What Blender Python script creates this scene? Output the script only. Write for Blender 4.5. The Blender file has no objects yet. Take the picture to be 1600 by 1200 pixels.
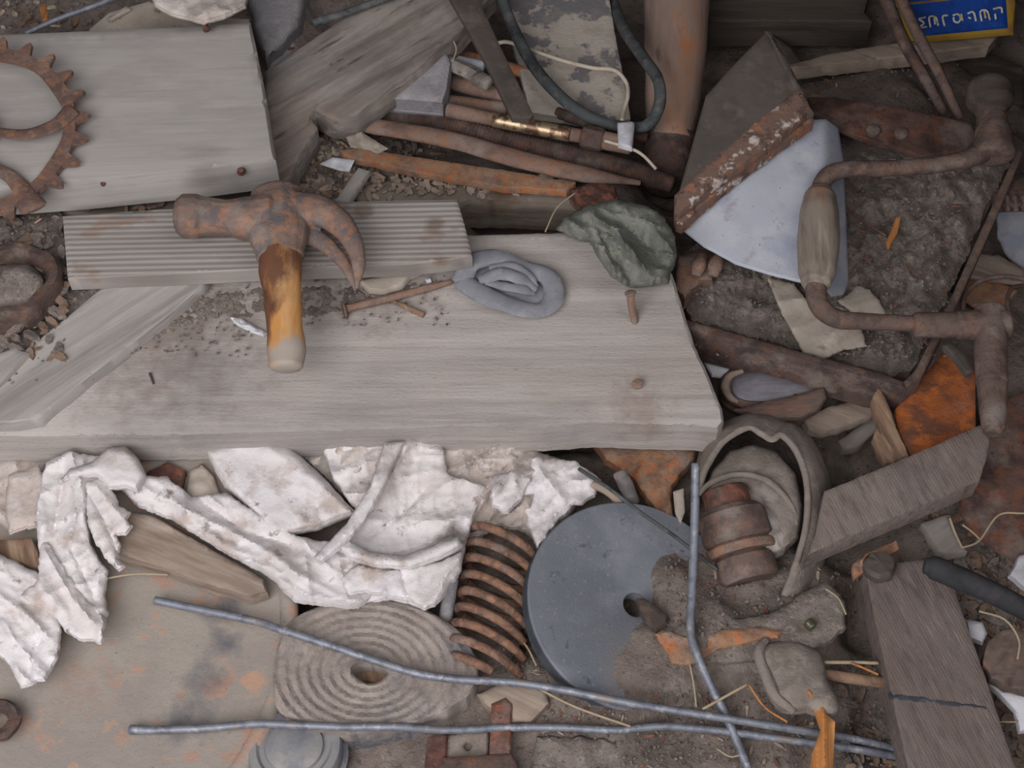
import bpy, math, random
import numpy as np
from mathutils import Vector, noise, Matrix
from mathutils.geometry import delaunay_2d_cdt
random.seed(7)
sc = bpy.context.scene
# ------------------------------------------------------------ camera, light, exposure
TILT = math.radians(33); DIST = 1.15; LENS = 56.7; F = LENS/36*1600
LOOK = Vector((0, 0, .04))
DIR = Vector((0, math.sin(TILT), -math.cos(TILT)))
UP = Vector((0, math.cos(TILT), math.sin(TILT)))
CAM = LOOK - DIR*DIST
cd = bpy.data.cameras.new('camera'); cam = bpy.data.objects.new('camera', cd)
sc.collection.objects.link(cam); cam.location = CAM; cam.rotation_euler = (TILT, 0, 0)
cd.lens = LENS; cd.sensor_width = 36; cd.clip_start = .01; sc.camera = cam
cd.dof.use_dof = False
wd = bpy.data.worlds.new('world'); sc.world = wd; wd.use_nodes = True
bg = wd.node_tree.nodes['Background']; bg.inputs[0].default_value = (.72, .74, .9, 1); bg.inputs[1].default_value = .09
def lamp(name, kind, loc, target, energy, col, size=1, sy=None):
    l = bpy.data.lights.new(name, kind); o = bpy.data.objects.new(name, l); sc.collection.objects.link(o)
    o.location = loc; o.rotation_euler = (Vector(target)-Vector(loc)).to_track_quat('-Z', 'Y').to_euler()
    l.energy = energy; l.color = col
    if kind == 'AREA': l.size = size; l.shape = 'SQUARE'
    else: l.angle = size
    return o
lamp('daylight_area_key', 'AREA', (-.42, -.85, .95), (-.22, -.05, 0), 16.5, (.985, .965, .975), .9)  # area lamp added out of frame as soft daylight, set near for falloff
lamp('hazy_sun', 'SUN', (.6, -.4, 1.1), (0, 0, 0), .62, (.985, .965, .975), math.radians(40))
vs = sc.view_settings; vs.view_transform = 'Standard'; vs.look = 'None'; vs.gamma = 1; vs.use_curve_mapping = False; vs.exposure = 0.08

# ------------------------------------------------------------ helpers
def W(px, py, z=0.0):
    r = DIR*F + Vector((1, 0, 0))*(px-800) + UP*(600-py)
    return CAM + r*((z-CAM.z)/r.z)
def S(px, py, z=0.0):
    return (W(px, py, z)-CAM).dot(DIR)/F
def N(x, y, z=0.0): return noise.noise(Vector((x, y, z)))
def fbm(x, y, z=0.0, o=4):
    a = 1; s = 0
    for _ in range(o):
        s += a*N(x, y, z); x *= 2.03; y *= 2.03; z += 7.1; a *= .5
    return s
def lin(c, k=.2):
    g = .3*c[0]+.55*c[1]+.15*c[2]
    if c[0]-c[2] > 45: k = .3
    if c[2]-c[0] > 100 or c[0]-c[2] > 110: k = .05
    c = (g+(c[0]-g)*(1-k), (g+(c[1]-g)*(1-k))*.99, g+(c[2]-g)*(1-k))
    return tuple(((v/255)/12.92 if v/255 < .04045 else (((v/255)+.055)/1.055)**2.4) for v in c)+(1,)
def link(o, parent=None):
    sc.collection.objects.link(o)
    if parent: o.parent = parent
def tag(o, label, cat, group=None, kind=None):
    if label: o['label'] = label
    if cat: o['category'] = cat
    if group: o['group'] = group
    if kind: o['kind'] = kind
    return o
def thing(name, label, cat, loc, group=None):
    o = bpy.data.objects.new(name, None); o.empty_display_size = .01; link(o); o.location = loc
    return tag(o, label, cat, group)
def mk(name, V, Fc, mats, parent=None, smooth=True, midx=None):
    me = bpy.data.meshes.new(name)
    V = [Vector(v) for v in V]
    if parent: off = parent.location+(parent.parent.location if parent.parent else Vector())
    else:
        xs = [v.x for v in V]; ys = [v.y for v in V]; zs = [v.z for v in V]
        off = Vector(((min(xs)+max(xs))/2, (min(ys)+max(ys))/2, min(zs)))
    me.from_pydata([v-off for v in V], [], Fc); me.validate()
    for m in (mats if isinstance(mats, (list, tuple)) else [mats]): me.materials.append(m)
    if smooth: me.polygons.foreach_set('use_smooth', [True]*len(me.polygons))
    if smooth: me.set_sharp_from_angle(angle=math.radians(42))
    if midx: me.polygons.foreach_set('material_index', midx)
    me.update()
    o = bpy.data.objects.new(name, me); link(o, parent)
    if not parent: o.location = off
    return o
def crom(P, n=6, closed=False):
    P = [Vector(p) for p in P]; out = []; L = len(P)
    if L < 3: return [P[0].lerp(P[-1], i/n) for i in range(n+1)]
    R = range(L if closed else L-1)
    for i in R:
        p0 = P[(i-1) % L] if (closed or i > 0) else P[0]*2-P[1]
        p1 = P[i]; p2 = P[(i+1) % L]
        p3 = P[(i+2) % L] if (closed or i < L-2) else P[-1]*2-P[-2]
        for k in range(n):
            t = k/n
            out.append(.5*((2*p1)+(p2-p0)*t+(2*p0-5*p1+4*p2-p3)*t*t+(3*p1-p0-3*p2+p3)*t**3))
    if not closed: out.append(P[-1])
    return out
def crv(pts, n=5):   # smooth a pixel outline
    return [(p.x, p.y) for p in crom([(a, b, 0) for a, b in pts], n, True)]
def pip(x, y, poly):
    px = poly[:, 0]; py = poly[:, 1]; qx = np.roll(px, -1); qy = np.roll(py, -1)
    c = ((py > y) != (qy > y)); d = np.where(qy == py, 1e-9, qy-py)
    return (np.count_nonzero(c & (x < (qx-px)*(y-py)/d+px)) % 2) == 1
def bdist(x, y, poly):
    a = poly; b = np.roll(poly, -1, axis=0); ab = b-a; ap = np.array([x, y])-a
    t = np.clip((ap*ab).sum(1)/np.maximum((ab*ab).sum(1), 1e-9), 0, 1)
    return math.sqrt((((ap-ab*t[:, None])**2).sum(1)).min())
def resample(poly, sp, rough=0, seed=0):
    out = []
    n = len(poly)
    for i in range(n):
        a = poly[i]; b = poly[(i+1) % n]; L = math.hypot(b[0]-a[0], b[1]-a[1]); k = max(1, int(L/sp))
        nx, ny = -(b[1]-a[1])/max(L, 1e-6), (b[0]-a[0])/max(L, 1e-6)
        for j in range(k):
            t = j/k; x = a[0]+(b[0]-a[0])*t; y = a[1]+(b[1]-a[1])*t
            r = rough*(N(x*.06, y*.06, seed)+.6*N(x*.21, y*.21, seed+3)) if rough else 0
            out.append((x+nx*r, y+ny*r))
    return out
def slab(name, pts, z, t, mat, parent=None, sp=10, rough=0, edge=.0012, inset=3, dz=None, holes=(), seed=0, smooth=True, flatbottom=None, puff=0, puffw=20):
    """solid sheet or board: outline (seen from the camera) at height z, thickness t downwards"""
    zf = z if callable(z) else (lambda x, y: z)
    rings = [resample(pts, sp, rough, seed)]+[resample(h, max(3, sp*.5), 0) for h in holes]
    P = []; E = []
    for r in rings:
        b = len(P); P += r; E += [(b+i, b+(i+1) % len(r)) for i in range(len(r))]
    nb = len(P); out = np.array(rings[0]); hp = [np.array(r) for r in rings[1:]]
    def inside(x, y): return pip(x, y, out) and not any(pip(x, y, h) for h in hp)
    def bd(x, y): return min([bdist(x, y, out)]+[bdist(x, y, h) for h in hp])
    if inset:
        for r in rings:
            n = len(r)
            for i in range(n):
                a = r[i-1]; c = r[(i+1) % n]; L = math.hypot(c[0]-a[0], c[1]-a[1]) or 1
                for s in (1, -1):
                    x = r[i][0]-s*(c[1]-a[1])/L*inset; y = r[i][1]+s*(c[0]-a[0])/L*inset
                    if inside(x, y) and bd(x, y) > inset*.6: P.append((x, y)); break
    x0, y0 = out.min(0); x1, y1 = out.max(0); j = 0
    y = y0
    while y < y1:
        x = x0+(sp/2 if j % 2 else 0)
        while x < x1:
            xx = x+random.uniform(-.2, .2)*sp; yy = y+random.uniform(-.2, .2)*sp
            if inside(xx, yy) and bd(xx, yy) > max(inset*1.5, sp*.35): P.append((xx, yy))
            x += sp
        y += sp*.87; j += 1
    V2, E2, F2, ov, oe, of = delaunay_2d_cdt([Vector(p) for p in P], E, [], 0, 1e-4)
    V2 = [(v.x, v.y) for v in V2]
    tri = []
    for f in F2:
        cx = sum(V2[i][0] for i in f)/3; cy = sum(V2[i][1] for i in f)/3
        if inside(cx, cy): tri.append(tuple(f))
    n = len(V2); V = []
    for i, (x, y) in enumerate(V2):
        b = bd(x, y); zz = zf(x, y)
        if dz: zz += dz(x, y)
        if puff:
            q = min(1, b/puffw); zz += puff*(math.sqrt(q*(2-q)))
        if b < .05: zz -= edge
        V.append(W(x, y, zz))
    for i in range(n):
        v = V[i]; V.append(Vector((v.x, v.y, (v.z-t) if flatbottom is None else min(flatbottom, v.z-.0005))))
    cnt = {}; Fc = []
    for f in tri:
        a, b, c = f
        A2, B2, C2 = V2[a], V2[b], V2[c]
        if (B2[0]-A2[0])*(C2[1]-A2[1])-(B2[1]-A2[1])*(C2[0]-A2[0]) > 0: f = (a, c, b)
        Fc.append(f); Fc.append((f[2]+n, f[1]+n, f[0]+n))
        for e in ((f[0], f[1]), (f[1], f[2]), (f[2], f[0])): cnt[e] = 1
    for (a, b) in cnt:
        if (b, a) not in cnt: Fc.append((a, a+n, b+n, b))
    return mk(name, V, Fc, mat, parent, smooth)
def tube(name, pts, rad, mat, parent=None, n=6, seg=14, sq=1.0, wob=0, raw=False, cap=True, world=False, rib=0, ribn=0, ends=None):
    """round bar through (px, py, z) points, radii in pixels"""
    P = [Vector(p) for p in pts] if world else [W(*p) for p in pts]
    if not isinstance(rad, (list, tuple)): rad = [rad]*len(P)
    Rm = [r if world else r*S(*pts[i]) for i, r in enumerate(rad)]
    C = crom(P, n) if len(P) > 2 else [P[0].lerp(P[1], i/n) for i in range(n+1)]
    R = []
    m = len(C)-1; k = len(P)-1
    for i in range(len(C)):
        u = i/m*k; a = min(int(u), k-1); q = u-a; q = q*q*(3-2*q)
        R.append(Rm[a]*(1-q)+Rm[a+1]*q)
    if ribn:
        C2 = []; R2 = []
        tot = ribn*4
        for i in range(tot+1):
            u = i/tot*m; a = min(int(u), m-1); q = u-a
            C2.append(C[a].lerp(C[a+1], q)); R2.append((R[a]*(1-q)+R[a+1]*q)*(1+rib*math.sin(i*math.pi/2)))
        C, R = C2, R2; m = len(C)-1
    if cap:
        ti = (C[1]-C[0]).normalized(); te = (C[-1]-C[-2]).normalized()
        e0 = R[0]*.25; C = [C[0]-ti*e0, C[0]-ti*e0*.6]+C+[C[-1]+te*R[-1]*.15, C[-1]+te*R[-1]*.25]
        R = [R[0]*.55, R[0]*.88]+R+[R[-1]*.88, R[-1]*.55]
    V = []; Fc = []; up = Vector((0, 0, 1))
    for i, c in enumerate(C):
        t = (C[min(i+1, len(C)-1)]-C[max(i-1, 0)]).normalized()
        a = t.cross(up)
        if a.length < .05: a = t.cross(Vector((0, 1, 0)))
        a.normalize(); b = a.cross(t).normalized()
        for s in range(seg):
            th = 2*math.pi*s/seg; r = R[i]
            if wob: r *= 1+wob*(N(c.x*60+math.cos(th)*1.5, c.y*60+math.sin(th)*1.5, c.z*60+i*.05)+.5*N(c.x*190, c.y*190, th*2))
            V.append(c+a*math.cos(th)*r+b*math.sin(th)*r*sq)
    L = len(C)
    for i in range(L-1):
        for s in range(seg):
            Fc.append((i*seg+s, i*seg+(s+1) % seg, (i+1)*seg+(s+1) % seg, (i+1)*seg+s))
    Fc.append(tuple(reversed(range(seg)))); Fc.append(tuple((L-1)*seg+s for s in range(seg)))
    Fc = [tuple(reversed(f)) for f in Fc]
    if raw: return V, Fc
    return mk(name, V, Fc, mat, parent)
def lathe(name, c, axis, prof, mat, parent=None, seg=64, wob=0, squash=1):
    """prof: (radius, height) pairs in metres"""
    c = Vector(c); ax = Vector(axis).normalized(); q = Vector((0, 0, 1)).rotation_difference(ax)
    V = []; Fc = []
    for i, (r, h) in enumerate(prof):
        for s in range(seg):
            th = 2*math.pi*s/seg
            rr = r*(1+wob*N(math.cos(th)*2, math.sin(th)*2, h*30))
            v = Vector((rr*math.cos(th), rr*math.sin(th)*squash, h+wob*.01*N(math.cos(th)*3, math.sin(th)*3, r*40)))
            V.append(c+q@v)
    for i in range(len(prof)-1):
        for s in range(seg):
            Fc.append((i*seg+s, i*seg+(s+1) % seg, (i+1)*seg+(s+1) % seg, (i+1)*seg+s))
    closed = abs(prof[0][0]-prof[-1][0])+abs(prof[0][1]-prof[-1][1]) < 1e-6
    if prof[0][0] > 1e-5 and not closed: Fc.append(tuple(reversed(range(seg))))
    if prof[-1][0] > 1e-5 and not closed: Fc.append(tuple((len(prof)-1)*seg+s for s in range(seg)))
    return mk(name, V, Fc, mat, parent)
def join(parts):
    V = []; Fc = []
    for v, f in parts:
        b = len(V); V += list(v); Fc += [tuple(i+b for i in g) for g in f]
    return V, Fc
def remesh(o, vox):
    m = o.modifiers.new('remesh', 'REMESH'); m.mode = 'VOXEL'; m.voxel_size = vox; m.use_smooth_shade = True
    s = o.modifiers.new('smooth', 'SMOOTH'); s.iterations = 3; s.factor = .5
def sheet(name, A, B, t, mat, parent=None, rows=8, bulge=0, nz=0, n=6):
    """curved sheet lofted between two lines of (px, py, z) points"""
    a = crom([W(*p) for p in A], n); b = crom([W(*p) for p in B], n)
    L = min(len(a), len(b)); V = []; Fc = []
    for j in range(rows+1):
        u = j/rows
        for i in range(L):
            v = a[i].lerp(b[i], u)
            nn = nz*fbm(v.x*45, v.y*45, v.z*45+3)
            V.append(v+Vector((0, 0, bulge*math.sin(math.pi*u)+nn)))
    for j in range(rows):
        for i in range(L-1): Fc.append((j*L+i, j*L+i+1, (j+1)*L+i+1, (j+1)*L+i))
    o = mk(name, V, Fc, mat, parent)
    s = o.modifiers.new('solid', 'SOLIDIFY'); s.thickness = t; s.offset = 0
    return o

# ------------------------------------------------------------ materials
def M(name, base, layers=(), rough=.85, metal=0, bump=(300, .0006), bump2=None, ang=0, st=1, spec=.3, wave=None):
    m = bpy.data.materials.new(name); m.use_nodes = True; nt = m.node_tree; nd = nt.nodes; lk = nt.links
    bs = nd['Principled BSDF']; bs.inputs['Roughness'].default_value = rough; bs.inputs['Metallic'].default_value = metal
    bs.inputs['Specular IOR Level'].default_value = spec
    g = nd.new('ShaderNodeNewGeometry')
    vr = nd.new('ShaderNodeVectorRotate'); vr.rotation_type = 'Z_AXIS'; vr.inputs['Angle'].default_value = -math.radians(ang)
    lk.new(g.outputs['Position'], vr.inputs['Vector'])
    def coord(s):
        mp = nd.new('ShaderNodeMapping'); mp.inputs['Scale'].default_value = (1/s, 1, 1); lk.new(vr.outputs[0], mp.inputs['Vector']); return mp.outputs[0]
    def nz(scale, s=1, detail=6, off=0):
        n = nd.new('ShaderNodeTexNoise'); n.inputs['Scale'].default_value = scale; n.inputs['Detail'].default_value = detail
        n.inputs['Roughness'].default_value = .62
        mp = nd.new('ShaderNodeMapping'); mp.inputs['Scale'].default_value = (1/s, 1, 1); mp.inputs['Location'].default_value = (off, off*.7, off*.3)
        lk.new(vr.outputs[0], mp.inputs['Vector']); lk.new(mp.outputs[0], n.inputs['Vector']); return n.outputs['Fac']
    def rng(fac, lo, hi, op):
        r = nd.new('ShaderNodeMapRange'); r.inputs[1].default_value = lo; r.inputs[2].default_value = hi; r.inputs[3].default_value = 0; r.inputs[4].default_value = op
        r.clamp = True; lk.new(fac, r.inputs[0]); return r.outputs[0]
    col = nd.new('ShaderNodeRGB'); col.outputs[0].default_value = lin(base); cur = col.outputs[0]
    # overall value variation
    k = 0
    for L in layers:
        k += 1; rgb, scale, lo, hi, op = L[:5]; s = L[5] if len(L) > 5 else st
        if isinstance(scale, tuple):       # a stain with a place of its own: (px, py, z, radius px)
            c = W(*scale[:3]); r = scale[3]*S(*scale[:3])
            vd = nd.new('ShaderNodeVectorMath'); vd.operation = 'DISTANCE'; vd.inputs[1].default_value = c
            lk.new(g.outputs['Position'], vd.inputs[0])
            dv = nd.new('ShaderNodeMath'); dv.operation = 'DIVIDE'; dv.inputs[1].default_value = r; lk.new(vd.outputs['Value'], dv.inputs[0])
            ad = nd.new('ShaderNodeMath'); ad.operation = 'MULTIPLY_ADD'; ad.inputs[1].default_value = 1.6; lk.new(nz(70, s, 6, k), ad.inputs[0])
            inv = nd.new('ShaderNodeMath'); inv.operation = 'SUBTRACT'; inv.inputs[0].default_value = .2; lk.new(dv.outputs[0], inv.inputs[1])
            lk.new(inv.outputs[0], ad.inputs[2]); f = rng(ad.outputs[0], lo, hi, op)
        else: f = rng(nz(scale, s, 6, k*3.3), lo, hi, op)
        mx = nd.new('ShaderNodeMix'); mx.data_type = 'RGBA'; lk.new(f, mx.inputs['Factor']); lk.new(cur, mx.inputs[6]); mx.inputs[7].default_value = lin(rgb); cur = mx.outputs[2]
    h = None
    if wave:   # (scale, rgb, opacity, depth)
        w = nd.new('ShaderNodeTexWave'); w.bands_direction = 'Y'; w.inputs['Scale'].default_value = wave[0]; w.inputs['Distortion'].default_value = wave[4] if len(wave) > 4 else 1.2
        w.inputs['Detail'].default_value = 2; w.inputs['Detail Scale'].default_value = 1.0
        lk.new(coord(8), w.inputs['Vector']); f = rng(w.outputs['Fac'], .05, .75, wave[2])
        iv = nd.new('ShaderNodeMath'); iv.operation = 'SUBTRACT'; iv.inputs[0].default_value = wave[2]; lk.new(f, iv.inputs[1])
        mx = nd.new('ShaderNodeMix'); mx.data_type = 'RGBA'; lk.new(iv.outputs[0], mx.inputs['Factor']); lk.new(cur, mx.inputs[6]); mx.inputs[7].default_value = lin(wave[1]); cur = mx.outputs[2]
        b = nd.new('ShaderNodeBump'); b.inputs['Distance'].default_value = wave[3]; b.inputs['Strength'].default_value = 1; lk.new(w.outputs['Fac'], b.inputs['Height']); h = b.outputs[0]
    lk.new(cur, bs.inputs['Base Color'])
    for bb in (bump, bump2):
        if bb:
            b = nd.new('ShaderNodeBump'); b.inputs['Distance'].default_value = bb[1]; b.inputs['Strength'].default_value = .8
            lk.new(nz(bb[0], bb[2] if len(bb) > 2 else st, 5, 1.7), b.inputs['Height'])
            if h: lk.new(h, b.inputs['Normal'])
            h = b.outputs[0]
    if h: lk.new(h, bs.inputs['Normal'])
    return m
dust = (150, 138, 126)
m_dirt = M('dirt', (126, 112, 101), [((98, 86, 77), 25, .48, .62, .7), ((146, 132, 120), 60, .5, .65, .7), ((104, 80, 66), 40, .58, .68, .4), ((76, 66, 58), 200, .58, .68, .7), ((160, 148, 135), 260, .62, .7, .7)], .95, bump=(260, .003), bump2=(900, .0012))
m_dirtb = M('pale_dirt', (136, 124, 113), [((105, 92, 82), 90, .47, .6, .7), ((165, 153, 140), 220, .55, .68, .8), ((98, 76, 60), 150, .58, .68, .6), ((70, 60, 54), 420, .6, .68, .9)], .95, bump=(350, .0025), bump2=(1100, .001))
m_board = M('pale_plank_wood', (170, 162, 153), [((188, 180, 170), 60, .45, .65, .6), ((140, 130, 120), 110, .52, .7, .5), ((160, 138, 122), 9, .53, .68, .45, 2), ((122, 118, 118), 14, .55, .7, .5, 3), ((120, 104, 90), 700, .6, .7, .5, 3), ((124, 108, 96), (260, 520, .07, 230), .2, .9, .75, 1), ((118, 104, 92), (600, 440, .07, 130), .2, .9, .7, 1), ((125, 108, 95), (500, 470, .07, 110), .4, .9, .55, 1), ((140, 112, 92), (1000, 640, .07, 120), .5, .95, .5, 1), ((116, 112, 112), (330, 580, .07, 170), .5, 1, .45, 3), ((120,118,120), (860,660,.06,120), .5, 1, .3, 3)], .9, bump=(110, .0012), bump2=(600, .0005, 2), st=14)
m_plank = M('smooth_grey_plank_wood', (166, 161, 153), [((180, 174, 166), 45, .45, .62, .5), ((146, 140, 134), 200, .5, .68, .5), ((150, 144, 138), 30, .5, .62, .6, 3), ((140, 128, 115), 6, .55, .68, .35, 2), ((125, 115, 100), (330, 268, .1, 90), .5, 1, .5, 5)], .9, bump=(200, .0003), ang=4, st=18)
m_rib = M('ribbed_weathered_wood', (158, 150, 140), [((136, 128, 120), 14, .45, .62, .6, 3), ((132, 108, 88), 16, .56, .66, .7, 2), ((178, 172, 162), 60, .5, .68, .5), ((120, 122, 128), (200, 335, .096, 50), .3, .8, .7), ((120, 98, 80), (565, 330, .096, 22), .2, .7, .7, 1.5), ((118, 90, 74), (680, 352, .096, 26), .3, .7, .7, 3), ((150, 120, 98), 30, .57, .62, .7, 2), ((124, 84, 60), (690, 410, .096, 26), .3, .7, .8, 2)], .9, bump=(140, .0008), ang=1.5, st=14, wave=(66, (104, 96, 90), .45, .0004, .9))
m_diag = M('split_grey_wood', (162, 156, 148), [((130, 124, 118), 45, .48, .64, .75), ((184, 178, 170), 70, .52, .68, .6), ((118, 116, 118), 12, .52, .66, .6, 5)], .9, bump=(90, .0016), ang=41, st=14)
m_old = M('weathered_beam_wood', (138, 129, 118), [((104, 96, 88), 50, .47, .6, .85), ((160, 150, 138), 80, .5, .66, .7), ((96, 92, 94), 14, .5, .64, .7, 5), ((122, 96, 78), 10, .56, .66, .6, 4), ((72, 60, 54), 160, .6, .68, .8, 10)], .92, bump=(80, .002), ang=38, st=12)
m_beam = M('mossy_beam_wood', (124, 112, 98), [((90, 78, 66), 40, .47, .6, .8), ((146, 134, 120), 80, .5, .66, .7), ((98, 62, 42), 20, .54, .64, .7, 2), ((96, 96, 66), 26, .56, .66, .6, 2)], .92, bump=(90, .0018), ang=-5, st=8)
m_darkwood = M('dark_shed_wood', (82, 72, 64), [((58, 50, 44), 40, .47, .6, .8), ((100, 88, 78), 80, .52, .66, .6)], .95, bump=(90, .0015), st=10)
def rough_wood(nm, ang, base=(128, 114, 104), dk=(84, 74, 68)):
    return M(nm, base, [(dk, 240, .48, .64, .5, 4), ((146, 131, 120), 200, .52, .66, .5, 4), (dk, 30, .54, .66, .35, 2), ((110, 92, 82), 14, .5, .64, .5, 3), ((80, 76, 78), 24, .58, .68, .5, 3)], .95, bump=(100, .002), bump2=(800, .0008, 1), ang=ang, st=10, wave=(150, dk, .14, .0001, 2))
m_sawn = rough_wood('sawn_grey_wood', 112)
m_sawnb = rough_wood('sawn_brown_wood', -70, (118, 104, 96))
def rust(nm, base, hi, lo, s=60, dusty=.5, rough=.85, bump=(200, .0012)):
    return M(nm, base, [(lo, s, .45, .6, .8), (hi, s*1.7, .5, .64, .85), (dust, s*.6, .52, .68, dusty), (lo, s*5, .58, .68, .7), (hi, s*4, .6, .7, .5)], rough, bump=bump, bump2=(700, .0005), spec=.35)
m_hrust = rust('hammer_rust', (122, 98, 84), (164, 106, 70), (92, 86, 88), 60, .5)
m_sprock = rust('sprocket_rust', (118, 82, 66), (150, 96, 58), (88, 70, 64), 80, .3)
m_brace = rust('brown_tool_rust', (106, 86, 76), (130, 90, 68), (80, 64, 58), 60, .5)
m_rusto = rust('orange_rust', (164, 116, 78), (176, 104, 58), (118, 86, 68), 60, .6)
m_rustd = rust('dark_rust', (92, 72, 64), (116, 72, 50), (62, 52, 48), 60, .45)
m_rustr = rust('reddish_rust', (140, 108, 88), (156, 102, 70), (108, 84, 72), 50, .6)
m_spring = rust('spring_rust', (134, 92, 68), (164, 108, 68), (84, 62, 50), 90, .45)
m_rustred = rust('red_rust', (110, 64, 50), (150, 80, 50), (74, 50, 44), 70, .35)
m_plate = rust('pitted_red_plate', (100, 72, 62), (134, 72, 44), (70, 48, 44), 45, .45)
m_fan = rust('bright_orange_rust', (160, 88, 44), (190, 104, 46), (104, 66, 48), 40, .3)
m_darkmetal = M('dull_dark_metal', (88, 79, 72), [((76, 68, 62), 40, .46, .62, .7), ((122, 108, 98), 50, .54, .66, .5)], .7, bump=(200, .0006))
m_flange = M('flaking_lip_paint', (120, 88, 72), [((160, 96, 58), 70, .5, .6, .8), ((196, 186, 172), 90, .56, .62, .9), ((76, 60, 54), 100, .56, .64, .8)], .8, bump=(200, .0015))
m_stone = M('blue_grey_abrasive', (108, 113, 120), [((98, 103, 112), 30, .45, .62, .6), ((134, 138, 144), 22, .5, .66, .5), ((70, 76, 88), 90, .62, .68, .7), ((126, 114, 104), (1010, 1050, .035, 125), .3, 1.3, 1), ((126, 114, 104), (1090, 920, .03, 70), .2, 1.0, 1), (dust, 320, .6, .68, .6)], .9, bump=(700, .0005))
m_stonerim = M('dark_abrasive_rim', (70, 76, 84), [((50, 54, 60), 60, .45, .6, .6), ((100, 100, 100), 80, .56, .68, .6)], .9, bump=(400, .0008))
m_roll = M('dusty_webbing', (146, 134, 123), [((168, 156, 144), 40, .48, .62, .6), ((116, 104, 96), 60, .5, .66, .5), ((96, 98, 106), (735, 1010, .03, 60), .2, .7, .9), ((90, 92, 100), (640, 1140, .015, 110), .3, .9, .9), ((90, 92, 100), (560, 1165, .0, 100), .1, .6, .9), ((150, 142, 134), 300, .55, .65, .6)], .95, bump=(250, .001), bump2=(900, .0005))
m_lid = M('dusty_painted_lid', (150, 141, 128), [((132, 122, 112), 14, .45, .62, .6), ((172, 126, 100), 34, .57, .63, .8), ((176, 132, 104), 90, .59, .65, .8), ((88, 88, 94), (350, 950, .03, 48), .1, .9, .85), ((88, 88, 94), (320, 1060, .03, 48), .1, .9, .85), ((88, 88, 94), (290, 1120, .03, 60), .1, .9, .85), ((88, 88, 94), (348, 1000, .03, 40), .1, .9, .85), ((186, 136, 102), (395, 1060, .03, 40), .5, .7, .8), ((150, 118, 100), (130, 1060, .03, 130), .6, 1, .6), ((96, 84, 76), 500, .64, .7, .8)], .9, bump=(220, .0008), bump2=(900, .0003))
m_lid2 = M('blue_grey_lid_metal', (132, 132, 130), [((104, 108, 122), 40, .48, .62, .7), ((158, 152, 144), 60, .5, .66, .7)], .7, metal=.1, bump=(300, .0003))
m_wire = M('galvanised_wire', (124, 130, 140), [((92, 96, 108), 120, .48, .62, .7), ((166, 168, 172), 160, .55, .66, .7), ((140, 126, 114), 60, .58, .68, .7)], .55, metal=.35, bump=(500, .0002), spec=.5)
m_rag = M('dirty_white_cotton', (208, 203, 200), [((206, 196, 188), 20, .46, .62, .6), ((222, 219, 219), 35, .5, .64, .6), ((170, 152, 138), 34, .55, .66, .75), ((120, 104, 94), 60, .62, .69, .8), ((92, 76, 66), (712, 845, .04, 42), .2, .8, .85), ((150, 132, 118), (600, 740, .05, 70), .3, .9, .6), ((150, 130, 114), (450, 880, .04, 90), .4, 1, .5), ((96, 80, 70), 420, .67, .71, .8)], .95, bump=(900, .0003), bump2=(160, .0012))
m_rag2 = M('yellowed_cotton', (196, 185, 174), [((176, 160, 146), 24, .46, .6, .75), ((208, 200, 192), 40, .54, .66, .6), ((118, 100, 88), 50, .62, .7, .8), ((90, 76, 68), 380, .64, .7, .8), ((186, 148, 118), 26, .62, .7, .6), ((96, 82, 72), (850, 720, .03, 70), .2, .9, .8)], .95, bump=(900, .0003), bump2=(160, .0014))
m_felt = M('dusty_leather', (136, 124, 112), [((110, 98, 88), 40, .48, .62, .6), ((158, 146, 132), 90, .52, .66, .6)], .95, bump=(400, .0012), bump2=(1100, .0005))
m_fibre = M('fibrous_filling', (150, 142, 132), [((120, 112, 104), 70, .46, .6, .8), ((172, 164, 154), 110, .52, .66, .7)], .95, bump=(160, .003), ang=120, st=6)
m_green = M('green_grey_cloth', (122, 126, 112), [((96, 102, 92), 40, .46, .6, .7), ((146, 146, 130), 60, .52, .66, .7), ((84, 94, 98), 20, .58, .66, .6), ((150, 136, 120), 90, .58, .68, .6), ((84,82,74), 160, .6, .7, .5)], .95, bump=(500, .0006), bump2=(140, .0018))
m_rubber = M('chalky_grey_rubber', (132, 134, 140), [((112, 114, 120), 50, .48, .62, .6), ((156, 154, 152), 80, .52, .66, .5)], .9, bump=(700, .0005))
m_sheet = M('blue_white_enamel', (180, 186, 196), [((150, 160, 182), 16, .46, .6, .7), ((198, 202, 206), 30, .5, .64, .6), ((150, 140, 132), 60, .6, .7, .6), ((120, 104, 96), 300, .66, .71, .7)], .5, bump=(500, .0002))
m_cream = M('cream_paper', (170, 158, 141), [((152, 138, 120), 30, .48, .62, .6), ((186, 176, 160), 60, .54, .66, .5), ((118, 92, 66), 60, .62, .7, .7)], .9, bump=(300, .0006))
m_blk = M('black_rubber', (52, 52, 54), [((72, 70, 70), 60, .5, .64, .7), ((34, 34, 36), 50, .52, .66, .7)], .75, bump=(400, .0005))
m_cable = M('dusty_black_cable', (74, 78, 78), [((104, 104, 100), 90, .5, .62, .7), ((44, 48, 48), 70, .52, .62, .7)], .8, bump=(400, .0004))
m_cord = M('cream_cord', (196, 184, 160), [((168, 154, 130), 100, .5, .62, .6)], .9)
m_brass = M('worn_brass', (190, 162, 116), [((120, 84, 60), 120, .48, .56, .95)], .42, metal=.7, bump=(300, .0003))
m_white = M('white_plastic', (206, 208, 212), [((170, 168, 166), 60, .55, .66, .6)], .5)
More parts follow.
